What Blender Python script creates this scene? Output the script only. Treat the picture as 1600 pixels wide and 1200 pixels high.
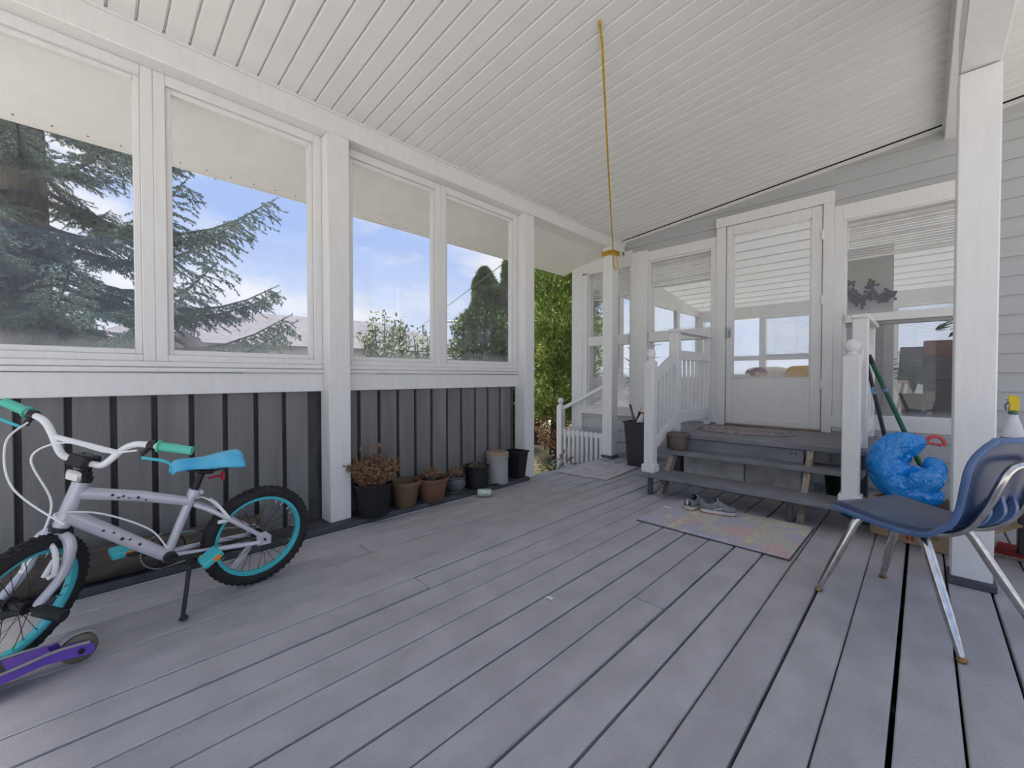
import bpy, math, random
import numpy as np
from mathutils import Vector, Matrix, Euler

for _o in list(bpy.data.objects): bpy.data.objects.remove(_o)
S = bpy.context.scene
COL = S.collection
R = math.radians
rnd = random.Random(7)

# ------------------------------------------------------------------ camera
FPX = 658.0; PITCH = R(0.96); YAW = R(44.3); CAMH = 1.0
cd = bpy.data.cameras.new('camera'); cam = bpy.data.objects.new('camera', cd); COL.objects.link(cam)
cd.sensor_width = 36.0; cd.lens = 36.0*FPX/1600.0; cd.clip_start = .02; cd.clip_end = 500
cam.location = (0, 0, CAMH); cam.rotation_euler = (R(90)-PITCH, 0, YAW)
S.camera = cam

# ------------------------------------------------------------------ sky, sun, exposure
S.view_settings.view_transform = 'Standard'; S.view_settings.look = 'None'
S.view_settings.gamma = 1; S.view_settings.use_curve_mapping = False
S.view_settings.exposure = -0.08
SKY = 1.1; SUN = 10.5; SUN_ANGLE = 20; SUN_ROT = (R(21), 0, R(14))
w = bpy.data.worlds.new('sky'); S.world = w; w.use_nodes = True
nt = w.node_tree; nt.nodes.clear()
def N(t, **k):
    n = nt.nodes.new(t)
    for a, b in k.items(): setattr(n, a, b)
    return n
tc = N('ShaderNodeTexCoord'); sep = N('ShaderNodeSeparateXYZ'); nt.links.new(tc.outputs['Generated'], sep.inputs[0])
ramp = N('ShaderNodeValToRGB'); nt.links.new(sep.outputs['Z'], ramp.inputs[0])
cr = ramp.color_ramp; cr.elements[0].position = 0.0; cr.elements[0].color = (.76, .83, .96, 1)
cr.elements[1].position = 1.0; cr.elements[1].color = (.33, .46, .80, 1)
for p_, c_ in ((.14, (.63, .74, .97, 1)), (.30, (.42, .58, .98, 1)), (.55, (.34, .50, .90, 1))):
    e_ = cr.elements.new(p_); e_.color = c_
mp = N('ShaderNodeMapping'); mp.inputs['Scale'].default_value = (1, 1, 2.2); mp.inputs['Location'].default_value = (3.1, 1.7, .4)
nt.links.new(tc.outputs['Generated'], mp.inputs[0])
nz = N('ShaderNodeTexNoise'); nz.inputs['Scale'].default_value = 3.2; nz.inputs['Detail'].default_value = 8; nz.inputs['Roughness'].default_value = .55
nt.links.new(mp.outputs[0], nz.inputs['Vector'])
r2 = N('ShaderNodeValToRGB'); nt.links.new(nz.outputs[0], r2.inputs[0])
r2.color_ramp.elements[0].position = .47; r2.color_ramp.elements[0].color = (0, 0, 0, 1)
r2.color_ramp.elements[1].position = .66; r2.color_ramp.elements[1].color = (.92, .92, .92, 1)
mx = N('ShaderNodeMix', data_type='RGBA'); nt.links.new(r2.outputs[0], mx.inputs['Factor'])
nt.links.new(ramp.outputs[0], mx.inputs['A']); mx.inputs['B'].default_value = (.95, .96, 1.0, 1)
bg = N('ShaderNodeBackground'); nt.links.new(mx.outputs['Result'], bg.inputs[0]); bg.inputs[1].default_value = SKY
out = N('ShaderNodeOutputWorld'); nt.links.new(bg.outputs[0], out.inputs[0])
sl = bpy.data.lights.new('sun', 'SUN'); sl.energy = SUN; sl.angle = R(SUN_ANGLE); sl.color = (1, .94, .83)
so = bpy.data.objects.new('sun', sl); COL.objects.link(so); so.rotation_euler = SUN_ROT

# ------------------------------------------------------------------ materials
def mat(name, col, rough=.6, metal=0, var=.06, vscale=6, bump=0, bscale=60, stretch=(1, 1, 1), rand=0, spec=.4, col2=None, dirt=None, coat=0):
    m = bpy.data.materials.new(name); m.use_nodes = True; t = m.node_tree; b = t.nodes['Principled BSDF']
    b.inputs['Roughness'].default_value = rough; b.inputs['Metallic'].default_value = metal
    b.inputs['Specular IOR Level'].default_value = spec; b.inputs['Coat Weight'].default_value = coat
    c = t.nodes.new('ShaderNodeTexCoord'); oi = t.nodes.new('ShaderNodeObjectInfo')
    mu = t.nodes.new('ShaderNodeMath'); mu.operation = 'MULTIPLY'; mu.inputs[1].default_value = 37.0
    t.links.new(oi.outputs['Random'], mu.inputs[0])
    ad = t.nodes.new('ShaderNodeVectorMath'); ad.operation = 'ADD'
    t.links.new(c.outputs['Object'], ad.inputs[0]); t.links.new(mu.outputs[0], ad.inputs[1])
    mpn = t.nodes.new('ShaderNodeMapping'); mpn.inputs['Scale'].default_value = stretch
    t.links.new(ad.outputs[0], mpn.inputs[0])
    nn = t.nodes.new('ShaderNodeTexNoise'); nn.inputs['Scale'].default_value = vscale; nn.inputs['Detail'].default_value = 5
    t.links.new(mpn.outputs[0], nn.inputs['Vector'])
    rp = t.nodes.new('ShaderNodeValToRGB'); t.links.new(nn.outputs[0], rp.inputs[0])
    a = np.array(col); d = np.array(col2) if col2 is not None else a*(1-var*2)
    rp.color_ramp.elements[0].position = .32; rp.color_ramp.elements[0].color = (*d, 1)
    rp.color_ramp.elements[1].position = .68; rp.color_ramp.elements[1].color = (*np.clip(a*(1+(var if col2 is None else 0)), 0, 1), 1)
    src = rp.outputs[0]
    if dirt:                                    # (colour, scale, threshold): scattered chips and stains
        dn = t.nodes.new('ShaderNodeTexNoise'); dn.inputs['Scale'].default_value = dirt[1]; dn.inputs['Detail'].default_value = 6
        t.links.new(ad.outputs[0], dn.inputs['Vector'])
        dr = t.nodes.new('ShaderNodeValToRGB'); t.links.new(dn.outputs[0], dr.inputs[0])
        dr.color_ramp.elements[0].position = dirt[2]; dr.color_ramp.elements[0].color = (0, 0, 0, 1)
        dr.color_ramp.elements[1].position = dirt[2]+.05; dr.color_ramp.elements[1].color = (1, 1, 1, 1)
        mxx = t.nodes.new('ShaderNodeMix'); mxx.data_type = 'RGBA'
        t.links.new(dr.outputs[0], mxx.inputs['Factor']); t.links.new(src, mxx.inputs['A']); mxx.inputs['B'].default_value = (*dirt[0], 1)
        src = mxx.outputs['Result']
    if rand:
        hs = t.nodes.new('ShaderNodeHueSaturation'); mr = t.nodes.new('ShaderNodeMapRange')
        mr.inputs['To Min'].default_value = 1-rand; mr.inputs['To Max'].default_value = 1+rand
        t.links.new(oi.outputs['Random'], mr.inputs[0]); t.links.new(mr.outputs[0], hs.inputs['Value']); t.links.new(src, hs.inputs['Color'])
        src = hs.outputs[0]
    t.links.new(src, b.inputs['Base Color'])
    if bump:
        bn = t.nodes.new('ShaderNodeTexNoise'); bn.inputs['Scale'].default_value = bscale; bn.inputs['Detail'].default_value = 4
        t.links.new(mpn.outputs[0], bn.inputs['Vector'])
        bb = t.nodes.new('ShaderNodeBump'); bb.inputs['Strength'].default_value = bump; bb.inputs['Distance'].default_value = .004
        t.links.new(bn.outputs[0], bb.inputs['Height']); t.links.new(bb.outputs[0], b.inputs['Normal'])
    return m
def glass_mat(name, tint=(.99, .99, .99), refl=1.0, dust=.05):
    m = bpy.data.materials.new(name); m.use_nodes = True; t = m.node_tree; t.nodes.clear()
    o = t.nodes.new('ShaderNodeOutputMaterial'); tr = t.nodes.new('ShaderNodeBsdfTransparent'); tr.inputs[0].default_value = (*tint, 1)
    gl = t.nodes.new('ShaderNodeBsdfGlossy'); gl.inputs['Roughness'].default_value = .01
    df = t.nodes.new('ShaderNodeBsdfDiffuse'); df.inputs[0].default_value = (.8, .8, .82, 1)
    lw = t.nodes.new('ShaderNodeLayerWeight'); pw = t.nodes.new('ShaderNodeMath'); pw.operation = 'POWER'; pw.inputs[1].default_value = 5
    t.links.new(lw.outputs['Facing'], pw.inputs[0])        # Schlick reflectance, the same from both sides of the pane
    mu = t.nodes.new('ShaderNodeMath'); mu.operation = 'MULTIPLY_ADD'; mu.inputs[1].default_value = .6*refl; mu.inputs[2].default_value = .035*refl
    t.links.new(pw.outputs[0], mu.inputs[0])
    m1 = t.nodes.new('ShaderNodeMixShader'); t.links.new(mu.outputs[0], m1.inputs[0]); t.links.new(tr.outputs[0], m1.inputs[1]); t.links.new(gl.outputs[0], m1.inputs[2])
    c = t.nodes.new('ShaderNodeTexCoord'); nn = t.nodes.new('ShaderNodeTexNoise'); nn.inputs['Scale'].default_value = 9; nn.inputs['Detail'].default_value = 8
    t.links.new(c.outputs['Object'], nn.inputs['Vector'])
    sp = t.nodes.new('ShaderNodeSeparateXYZ'); t.links.new(c.outputs['Generated'], sp.inputs[0])
    mr = t.nodes.new('ShaderNodeMapRange'); mr.inputs['From Min'].default_value = 0; mr.inputs['From Max'].default_value = .07
    mr.inputs['To Min'].default_value = .4; mr.inputs['To Max'].default_value = dust    # settled dust along the bottom edge
    t.links.new(sp.outputs['Z'], mr.inputs[0])
    m3 = t.nodes.new('ShaderNodeMath'); m3.operation = 'MULTIPLY'; t.links.new(mr.outputs[0], m3.inputs[0]); t.links.new(nn.outputs[0], m3.inputs[1])
    m2 = t.nodes.new('ShaderNodeMixShader'); t.links.new(m3.outputs[0], m2.inputs[0]); t.links.new(m1.outputs[0], m2.inputs[1]); t.links.new(df.outputs[0], m2.inputs[2])
    t.links.new(m2.outputs[0], o.inputs[0]); return m

M = {}
M['white'] = mat('white_paint', (.76, .76, .755), .5, var=.02, bump=.12, bscale=40, stretch=(6, 6, 1), dirt=((.35, .34, .32), 9, .80))
M['white_soft'] = mat('white_soffit', (.84, .84, .82), .8, var=.02, bump=.5, bscale=18, stretch=(1, 1, 1))
M['panel'] = mat('white_vinyl', (.80, .80, .79), .45, var=.015, rand=.012)
M['deck'] = mat('grey_deck_paint', (.44, .43, .455), .6, var=.07, vscale=5, bump=.8, bscale=150, stretch=(1.6, 1, 1.6), rand=.05, dirt=((.14, .13, .12), 8, .735))
M['deck_dark'] = mat('dark_grey_paint', (.075, .077, .09), .6, var=.15, bump=.4, dirt=((.3, .29, .28), 18, .76))
M['step'] = mat('grey_step_paint', (.21, .212, .235), .55, var=.12, vscale=5, bump=.35, bscale=35, dirt=((.3, .29, .28), 12, .76))
M['joist'] = mat('dark_joist', (.015, .015, .016), .9)
M['wallboard'] = mat('grey_wall_board', (.19, .19, .19), .6, var=.09, vscale=4, bump=.5, bscale=30, stretch=(3, 3, .4), rand=.08, dirt=((.06, .06, .06), 10, .78))
M['wallback'] = mat('dark_wall_board', (.075, .075, .078), .6, var=.2, bump=.5, stretch=(3, 3, .8), dirt=((.32, .31, .3), 14, .75))
M['siding'] = mat('grey_vinyl_siding', (.47, .48, .49), .5, var=.02, bump=.1, bscale=60, stretch=(.5, 3, 3))
M['glass'] = glass_mat('window_glass')
M['glass_house'] = glass_mat('house_glass', refl=1.0, dust=.06)
M['chrome'] = mat('worn_chrome', (.62, .60, .57), .18, 1, var=.12, vscale=30)
M['rust'] = mat('rusty_glide', (.30, .17, .08), .6, .3, var=.3, vscale=80)
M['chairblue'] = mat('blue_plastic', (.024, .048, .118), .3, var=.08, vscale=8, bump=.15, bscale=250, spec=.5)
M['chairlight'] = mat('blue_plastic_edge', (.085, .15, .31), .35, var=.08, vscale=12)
M['silver'] = mat('silver_frame_paint', (.56, .56, .62), .3, .15, var=.04, spec=.6, coat=.3, dirt=((.08, .08, .09), 22, .76))
M['whitebar'] = mat('white_bar_paint', (.82, .82, .82), .3, var=.02, coat=.3)
M['aqua'] = mat('aqua_rim', (.06, .50, .56), .35, var=.04)
M['mint'] = mat('mint_rubber', (.10, .55, .40), .5, var=.04)
M['saddleblue'] = mat('blue_saddle', (.05, .42, .72), .3, var=.1, vscale=9, col2=(.18, .60, .80), coat=.2)
M['rubber'] = mat('black_rubber', (.022, .022, .024), .75, var=.2, vscale=40, bump=.6, bscale=120)
M['black'] = mat('black_plastic', (.018, .018, .02), .4, var=.1)
M['blackmatte'] = mat('black_pot', (.014, .014, .016), .6, var=.2)
M['steel'] = mat('steel', (.45, .45, .46), .3, 1)
M['darksteel'] = mat('dark_steel', (.05, .05, .055), .35, .8)
M['red'] = mat('red_reflector', (.45, .02, .05), .25)
M['orange'] = mat('orange_reflector', (.8, .25, .02), .3)
M['lime'] = mat('lime', (.45, .65, .05), .4)
M['clear'] = mat('clear_reflector', (.6, .6, .6), .15, .3)
M['purple'] = mat('purple_paint', (.16, .075, .48), .35, var=.06, coat=.3)
M['grip'] = mat('grey_grip_tape', (.07, .07, .075), .9, var=.2, vscale=60, bump=.5, bscale=300)
M['pu'] = mat('smoky_wheel', (.16, .14, .10), .3)
M['terracotta'] = mat('terracotta', (.17, .085, .05), .8, var=.12, vscale=8)
M['browncl'] = mat('brown_plastic', (.15, .095, .055), .6, var=.1)
M['taupe'] = mat('taupe_plastic', (.16, .12, .10), .6, var=.08)
M['greyglaze'] = mat('grey_glaze', (.12, .125, .135), .35, var=.25, vscale=40, bump=.4, bscale=80)
M['soil'] = mat('soil', (.03, .022, .016), .95, var=.4, vscale=40, bump=1)
M['dry'] = mat('dry_foliage', (.36, .22, .13), .9, var=.4, vscale=30, col2=(.15, .08, .045))
M['drytan'] = mat('dry_twig', (.30, .24, .17), .9, var=.3, vscale=30)
M['leaf'] = mat('green_leaf', (.06, .13, .03), .6, var=.3, vscale=8)
M['greymetal'] = mat('grey_enamel', (.34, .34, .34), .45, var=.06)
M['tanlid'] = mat('tan_lid', (.33, .25, .18), .5, var=.1)
M['bin'] = mat('charcoal_plastic', (.035, .036, .045), .5, var=.06)
M['alu'] = mat('aluminium_can', (.55, .58, .55), .3, .8, var=.1)
M['cangreen'] = mat('can_print', (.35, .48, .38), .4, .3, var=.5, vscale=40, col2=(.7, .72, .66))
M['rope'] = mat('yellow_rope', (.62, .40, .02), .7, var=.25, vscale=90, bump=.8, bscale=200)
M['wood'] = mat('pale_wood', (.42, .27, .13), .6, var=.2, vscale=5, stretch=(1, 10, 10), bump=.2)
M['woodbrown'] = mat('brown_wood', (.22, .14, .09), .7, var=.2, vscale=8)
M['rawwood'] = mat('raw_wood', (.36, .30, .25), .75, var=.2, vscale=10, stretch=(6, 6, 1))
M['rollbrown'] = mat('brown_roll', (.085, .07, .058), .8, var=.2, vscale=6, stretch=(4, 1, 4))
M['concrete'] = mat('weathered_concrete', (.52, .51, .49), .9, var=.2, vscale=6, bump=.5, bscale=30)
M['card'] = mat('cardboard', (.42, .31, .20), .8, var=.08, vscale=10)
M['cardred'] = mat('red_print', (.36, .05, .03), .8)
M['cardblack'] = mat('black_print', (.07, .05, .04), .8)
M['green'] = mat('green_handle', (.012, .11, .05), .35, var=.05)
M['teal'] = mat('teal_plastic', (.01, .13, .12), .4)
M['bluelabel'] = mat('blue_label', (.12, .25, .4), .4, var=.5, vscale=60)
M['redplastic'] = mat('red_plastic', (.62, .10, .09), .45)
M['yellow'] = mat('yellow_plastic', (.78, .58, .02), .4)
M['bottlewhite'] = mat('white_bottle', (.75, .76, .78), .35)
M['bottlegreen'] = mat('green_print', (.08, .20, .12), .4)
M['redmat'] = mat('red_mat', (.30, .015, .02), .9, var=.2, bump=.6, bscale=200)
M['matback'] = mat('tan_backing', (.4, .33, .25), .9)
M['magwhite'] = mat('magazine_paper', (.7, .7, .74), .5, var=.1)
M['magblue'] = mat('magazine_blue', (.06, .07, .25), .4)
M['tinsel'] = mat('dark_tinsel', (.05, .05, .07), .35, .5, var=.6, vscale=120, bump=1, bscale=150)
M['shoegrey'] = mat('grey_knit', (.20, .21, .22), .85, var=.15, vscale=60, bump=.4, bscale=300)
M['shoesole'] = mat('white_sole', (.62, .60, .55), .6, var=.1)
M['shoegum'] = mat('gum_sole', (.32, .19, .10), .6)
M['shoenavy'] = mat('navy_lining', (.02, .025, .06), .9)
M['shoelight'] = mat('light_trim', (.6, .6, .62), .6)
M['yellowfab'] = mat('yellow_fabric', (.62, .34, .03), .7, var=.12)
M['greyfab'] = mat('grey_panel', (.42, .42, .41), .7, var=.03)
M['white_int'] = mat('interior_white', (.84, .84, .83), .6, var=.02)
M['intfloor'] = mat('interior_floor', (.62, .62, .63), .4, var=.06)
M['blind'] = mat('blind_slat', (.72, .72, .71), .5)
M['darkcab'] = mat('dark_cabinet', (.07, .07, .075), .4, var=.1)
M['redwood'] = mat('red_brown_wood', (.20, .09, .07), .5, var=.15)
M['swag'] = mat('dark_swag', (.03, .035, .03), .8)
M['beige'] = mat('beige_wood', (.55, .42, .30), .5)
M['bark'] = mat('bark', (.055, .048, .042), .95, var=.35, vscale=14, bump=1, bscale=20, stretch=(3, 3, .6))
M['spruce'] = mat('spruce_needles', (.13, .20, .19), .8, var=.35, vscale=1.6, col2=(.06, .10, .075))
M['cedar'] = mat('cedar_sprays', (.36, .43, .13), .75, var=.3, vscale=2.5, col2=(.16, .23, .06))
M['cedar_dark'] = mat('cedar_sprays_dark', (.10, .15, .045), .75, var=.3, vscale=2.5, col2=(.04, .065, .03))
M['shrub'] = mat('shrub_leaves', (.20, .25, .15), .7, var=.3, vscale=3)
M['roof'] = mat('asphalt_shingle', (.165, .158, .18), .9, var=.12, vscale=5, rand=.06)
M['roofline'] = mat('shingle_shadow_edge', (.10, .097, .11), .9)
M['neighbour'] = mat('neighbour_siding', (.34, .335, .35), .6, var=.03)
M['gutter'] = mat('gutter_brown', (.10, .095, .10), .5)
M['ground'] = mat('gravel_and_dry_lawn', (.50, .475, .44), .95, var=.3, vscale=1.2, col2=(.42, .40, .36), bump=.8, bscale=20)
M['mulch'] = mat('mulch_and_grass', (.13, .14, .07), .95, var=.3, vscale=3, col2=(.12, .09, .06), bump=1, bscale=20)
M['pole'] = mat('galvanised', (.4, .4, .42), .5, .5)
M['pink'] = mat('pink_petal', (.50, .34, .30), .7, var=.3, vscale=30)

def quilt_mat(name, cols, scale, rough=.85, stretch=(1, 1, 1)):
    """Voronoi patches of several print colours, as a printed textile."""
    m = bpy.data.materials.new(name); m.use_nodes = True; t = m.node_tree; b = t.nodes['Principled BSDF']; b.inputs['Roughness'].default_value = rough
    c = t.nodes.new('ShaderNodeTexCoord'); mpn = t.nodes.new('ShaderNodeMapping'); mpn.inputs['Scale'].default_value = stretch
    nn = t.nodes.new('ShaderNodeTexNoise'); nn.inputs['Scale'].default_value = scale*2.5; nn.inputs['Detail'].default_value = 3
    t.links.new(c.outputs['Object'], mpn.inputs[0]); t.links.new(mpn.outputs[0], nn.inputs['Vector'])
    mxv = t.nodes.new('ShaderNodeMix'); mxv.data_type = 'RGBA'; mxv.inputs['Factor'].default_value = .10
    t.links.new(mpn.outputs[0], mxv.inputs['A']); t.links.new(nn.outputs['Color'], mxv.inputs['B'])
    v = t.nodes.new('ShaderNodeTexVoronoi'); v.inputs['Scale'].default_value = scale; t.links.new(mxv.outputs['Result'], v.inputs['Vector'])
    sp = t.nodes.new('ShaderNodeSeparateColor'); t.links.new(v.outputs['Color'], sp.inputs[0])
    rp = t.nodes.new('ShaderNodeValToRGB'); rp.color_ramp.interpolation = 'CONSTANT'; t.links.new(sp.outputs[0], rp.inputs[0])
    rp.color_ramp.elements[0].color = (*cols[0], 1); rp.color_ramp.elements[1].position = 1/len(cols); rp.color_ramp.elements[1].color = (*cols[1], 1)
    for i in range(2, len(cols)):
        e = rp.color_ramp.elements.new(i/len(cols)); e.color = (*cols[i], 1)
    n2 = t.nodes.new('ShaderNodeTexNoise'); n2.inputs['Scale'].default_value = 60; t.links.new(c.outputs['Object'], n2.inputs['Vector'])
    mm = t.nodes.new('ShaderNodeMix'); mm.data_type = 'RGBA'; mm.blend_type = 'OVERLAY'; mm.inputs['Factor'].default_value = .35
    t.links.new(rp.outputs[0], mm.inputs['A']); t.links.new(n2.outputs[0], mm.inputs['B'])
    t.links.new(mm.outputs['Result'], b.inputs['Base Color']); return m
M['quilt'] = quilt_mat('faded_floral_print', [(.56, .40, .41), (.50, .48, .43), (.43, .42, .50), (.58, .54, .44), (.44, .44, .46), (.56, .43, .43), (.45, .43, .52)], 7.5)
M['rag'] = quilt_mat('pale_rag_rug', [(.58, .55, .56), (.50, .46, .47), (.62, .60, .58), (.55, .44, .45), (.47, .47, .50)], 26)
M['oval'] = quilt_mat('braided_rug', [(.33, .28, .28), (.24, .19, .19), (.40, .36, .34), (.20, .17, .17)], 40)
M['floral'] = quilt_mat('floral_fabric', [(.80, .76, .66), (.78, .75, .68), (.55, .42, .10), (.82, .78, .70), (.30, .10, .18), (.80, .77, .70), (.78, .74, .66)], 13)
M['quiltband'] = mat('yellow_print_band', (.60, .55, .43), .9, var=.12, vscale=20)

def bag_mat():
    m = bpy.data.materials.new('blue_plastic_film'); m.use_nodes = True; b = m.node_tree.nodes['Principled BSDF']
    b.inputs['Base Color'].default_value = (.006, .27, .78, 1); b.inputs['Roughness'].default_value = .10; b.inputs['Specular IOR Level'].default_value = .8
    t = m.node_tree; c = t.nodes.new('ShaderNodeTexCoord'); nn = t.nodes.new('ShaderNodeTexNoise'); nn.inputs['Scale'].default_value = 14; t.links.new(c.outputs['Object'], nn.inputs['Vector'])
    mxv = t.nodes.new('ShaderNodeMix'); mxv.data_type = 'RGBA'; mxv.inputs['Factor'].default_value = .12; t.links.new(c.outputs['Object'], mxv.inputs['A']); t.links.new(nn.outputs['Color'], mxv.inputs['B'])
    vo = t.nodes.new('ShaderNodeTexVoronoi'); vo.feature = 'DISTANCE_TO_EDGE'; vo.inputs['Scale'].default_value = 9; t.links.new(mxv.outputs['Result'], vo.inputs['Vector'])
    bu = t.nodes.new('ShaderNodeBump'); bu.inputs['Strength'].default_value = .8; bu.inputs['Distance'].default_value = .035; t.links.new(vo.outputs['Distance'], bu.inputs['Height']); t.links.new(bu.outputs[0], b.inputs['Normal'])
    return m
M['bag'] = bag_mat()

# ------------------------------------------------------------------ mesh helpers
def V(*a): return np.array(a, float)
class MB:
    def __init__(s): s.v = []; s.f = []; s.n = 0; s.mi = []
    def add(s, vs, fs, M4=None, mi=0):
        vs = np.asarray(vs, float)
        if M4 is not None:
            A = np.array(M4); vs = vs@A[:3, :3].T+A[:3, 3]
        s.v.append(vs); s.f.extend([tuple(i+s.n for i in f) for f in fs]); s.mi.extend([mi]*len(fs)); s.n += len(vs); return s
    def box(s, x0, x1, y0, y1, z0, z1, b=0, M4=None):
        c = V((x0+x1)/2, (y0+y1)/2, (z0+z1)/2); h = V(abs(x1-x0)/2, abs(y1-y0)/2, abs(z1-z0)/2)
        if b <= 0:
            vs = [c+h*V(*q) for q in ((-1,-1,-1),(1,-1,-1),(1,1,-1),(-1,1,-1),(-1,-1,1),(1,-1,1),(1,1,1),(-1,1,1))]
            return s.add(vs, [(0,3,2,1),(4,5,6,7),(0,1,5,4),(1,2,6,5),(2,3,7,6),(3,0,4,7)], M4)
        b = min(b, h.min()*.95); vs = []; idx = {}
        for sx in (-1, 1):
            for sy in (-1, 1):
                for sz in (-1, 1):
                    sg = V(sx, sy, sz)
                    for a in range(3):
                        o = h-b; o[a] = h[a]; idx[(sx, sy, sz, a)] = len(vs); vs.append(c+sg*o)
        fs = []
        def q(*k): fs.append(tuple(idx[i] for i in k))
        for a in range(3):
            u, v = (a+1) % 3, (a+2) % 3
            for sg in (-1, 1):
                def k(su, sv):
                    l = [0, 0, 0]; l[a] = sg; l[u] = su; l[v] = sv; return (*l, a)
                r = [k(-1, -1), k(1, -1), k(1, 1), k(-1, 1)]
                q(*(r if sg > 0 else r[::-1]))
            for su in (-1, 1):
                for sv in (-1, 1):
                    def e(t, ax):
                        l = [0, 0, 0]; l[a] = t; l[u] = su; l[v] = sv; return (*l, ax)
                    r = [e(-1, u), e(1, u), e(1, v), e(-1, v)]
                    q(*(r if su*sv < 0 else r[::-1]))
        for sx in (-1, 1):
            for sy in (-1, 1):
                for sz in (-1, 1):
                    r = [(sx, sy, sz, 0), (sx, sy, sz, 1), (sx, sy, sz, 2)]
                    q(*(r if sx*sy*sz > 0 else r[::-1]))
        return s.add(vs, fs, M4)
    def bar(s, p, q, w, h, up=(0, 0, 1), b=0):
        p = V(*p); q = V(*q); d = q-p; L = np.linalg.norm(d); d = d/L; u = V(*up); sd = np.cross(d, u)
        if np.linalg.norm(sd) < 1e-5: sd = np.cross(d, V(0, 1, 0))
        sd /= np.linalg.norm(sd); u = np.cross(sd, d); A = np.eye(4); A[:3, 0] = d; A[:3, 1] = -sd; A[:3, 2] = u; A[:3, 3] = (p+q)/2
        return s.box(-L/2, L/2, -w/2, w/2, -h/2, h/2, b, A)
    def tube(s, pts, r, n=8, closed=False, M4=None, caps=True):
        P = [V(*p) for p in pts]; k = len(P); rs = [r]*k if np.isscalar(r) else list(r)
        T = []
        for i in range(k):
            a = P[(i-1) % k] if (closed or i > 0) else P[i]; c = P[(i+1) % k] if (closed or i < k-1) else P[i]
            t = c-a; T.append(t/max(np.linalg.norm(t), 1e-9))
        u = np.cross(T[0], V(0, 0, 1))
        if np.linalg.norm(u) < .05: u = np.cross(T[0], V(0, 1, 0))
        u /= np.linalg.norm(u); vs = []
        for i in range(k):
            u = u-T[i]*(u@T[i]); u /= max(np.linalg.norm(u), 1e-9); w_ = np.cross(T[i], u)
            for j in range(n):
                a = 2*math.pi*j/n; vs.append(P[i]+(u*math.cos(a)+w_*math.sin(a))*rs[i])
        fs = []
        for i in range(k if closed else k-1):
            i2 = (i+1) % k
            for j in range(n):
                j2 = (j+1) % n; fs.append((i*n+j, i*n+j2, i2*n+j2, i2*n+j))
        if not closed and caps: fs.append(tuple(range(n-1, -1, -1))); fs.append(tuple((k-1)*n+j for j in range(n)))
        return s.add(vs, fs, M4)
    def lathe(s, prof, n=20, M4=None):
        vs = []; fs = []
        for r, z in prof:
            for j in range(n):
                a = 2*math.pi*j/n; vs.append((r*math.cos(a), r*math.sin(a), z))
        for i in range(len(prof)-1):
            for j in range(n):
                j2 = (j+1) % n; fs.append((i*n+j, i*n+j2, (i+1)*n+j2, (i+1)*n+j))
        if prof[0][0] > 1e-4: fs.append(tuple(range(n-1, -1, -1)))
        if prof[-1][0] > 1e-4: fs.append(tuple((len(prof)-1)*n+j for j in range(n)))
        return s.add(vs, fs, M4)
    def prism(s, poly, t0, t1, axes=(0, 2, 1), M4=None):
        """poly in (axes[0],axes[1]) extruded along axes[2] from t0 to t1."""
        k = len(poly); vs = []
        for t in (t0, t1):
            for a, b in poly:
                q = [0, 0, 0]; q[axes[0]] = a; q[axes[1]] = b; q[axes[2]] = t; vs.append(q)
        fs = [tuple(range(k)), tuple(range(2*k-1, k-1, -1))]+[(i, k+i, k+(i+1) % k, (i+1) % k) for i in range(k)]
        return s.add(vs, fs, M4)
    def grid(s, fn, nu, nv, skip=None, M4=None):
        vs = [fn(i/nu, j/nv) for i in range(nu+1) for j in range(nv+1)]; fs = []
        for i in range(nu):
            for j in range(nv):
                if skip and skip(i, j): continue
                fs.append((i*(nv+1)+j, (i+1)*(nv+1)+j, (i+1)*(nv+1)+j+1, i*(nv+1)+j+1))
        return s.add(vs, fs, M4)
    def ball(s, c, r, n=12, m=8, sc=(1, 1, 1), M4=None):
        vs = []; fs = []
        for i in range(m+1):
            th = math.pi*i/m
            for j in range(n):
                a = 2*math.pi*j/n
                vs.append((c[0]+r*sc[0]*math.sin(th)*math.cos(a), c[1]+r*sc[1]*math.sin(th)*math.sin(a), c[2]-r*sc[2]*math.cos(th)))
        for i in range(m):
            for j in range(n):
                j2 = (j+1) % n; fs.append((i*n+j, i*n+j2, (i+1)*n+j2, (i+1)*n+j))
        return s.add(vs, fs, M4)
    def mesh(s, name, m, sharp=40):
        me = bpy.data.meshes.new(name)
        v = np.concatenate(s.v) if s.v else np.zeros((0, 3))
        me.from_pydata(v.tolist(), [], s.f); ms = m if isinstance(m, (list, tuple)) else [m]
        for q in ms: me.materials.append(M[q] if isinstance(q, str) else q)
        if len(ms) > 1: me.polygons.foreach_set('material_index', s.mi)
        if sharp:
            me.polygons.foreach_set('use_smooth', [True]*len(me.polygons)); me.set_sharp_from_angle(angle=R(sharp))
        me.update(); return me
def obj(name, mb, m, parent=None, sharp=40, label=None):
    me = mb if isinstance(mb, bpy.types.Mesh) else mb.mesh(name, m, sharp)
    o = bpy.data.objects.new(name, me); COL.objects.link(o)
    if parent is not None: o.parent = parent
    if label: o['label'] = label
    return o
def tag(o, label, cat, group=None):
    o['label'] = label; o['category'] = cat
    if group: o['group'] = group
    return o
def thing(name, label, cat, loc=(0, 0, 0), rotz=0, group=None):
    o = bpy.data.objects.new(name, None); COL.objects.link(o); o.location = loc; o.rotation_euler = (0, 0, rotz); o.empty_display_size = .1
    return tag(o, label, cat, group)
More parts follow.
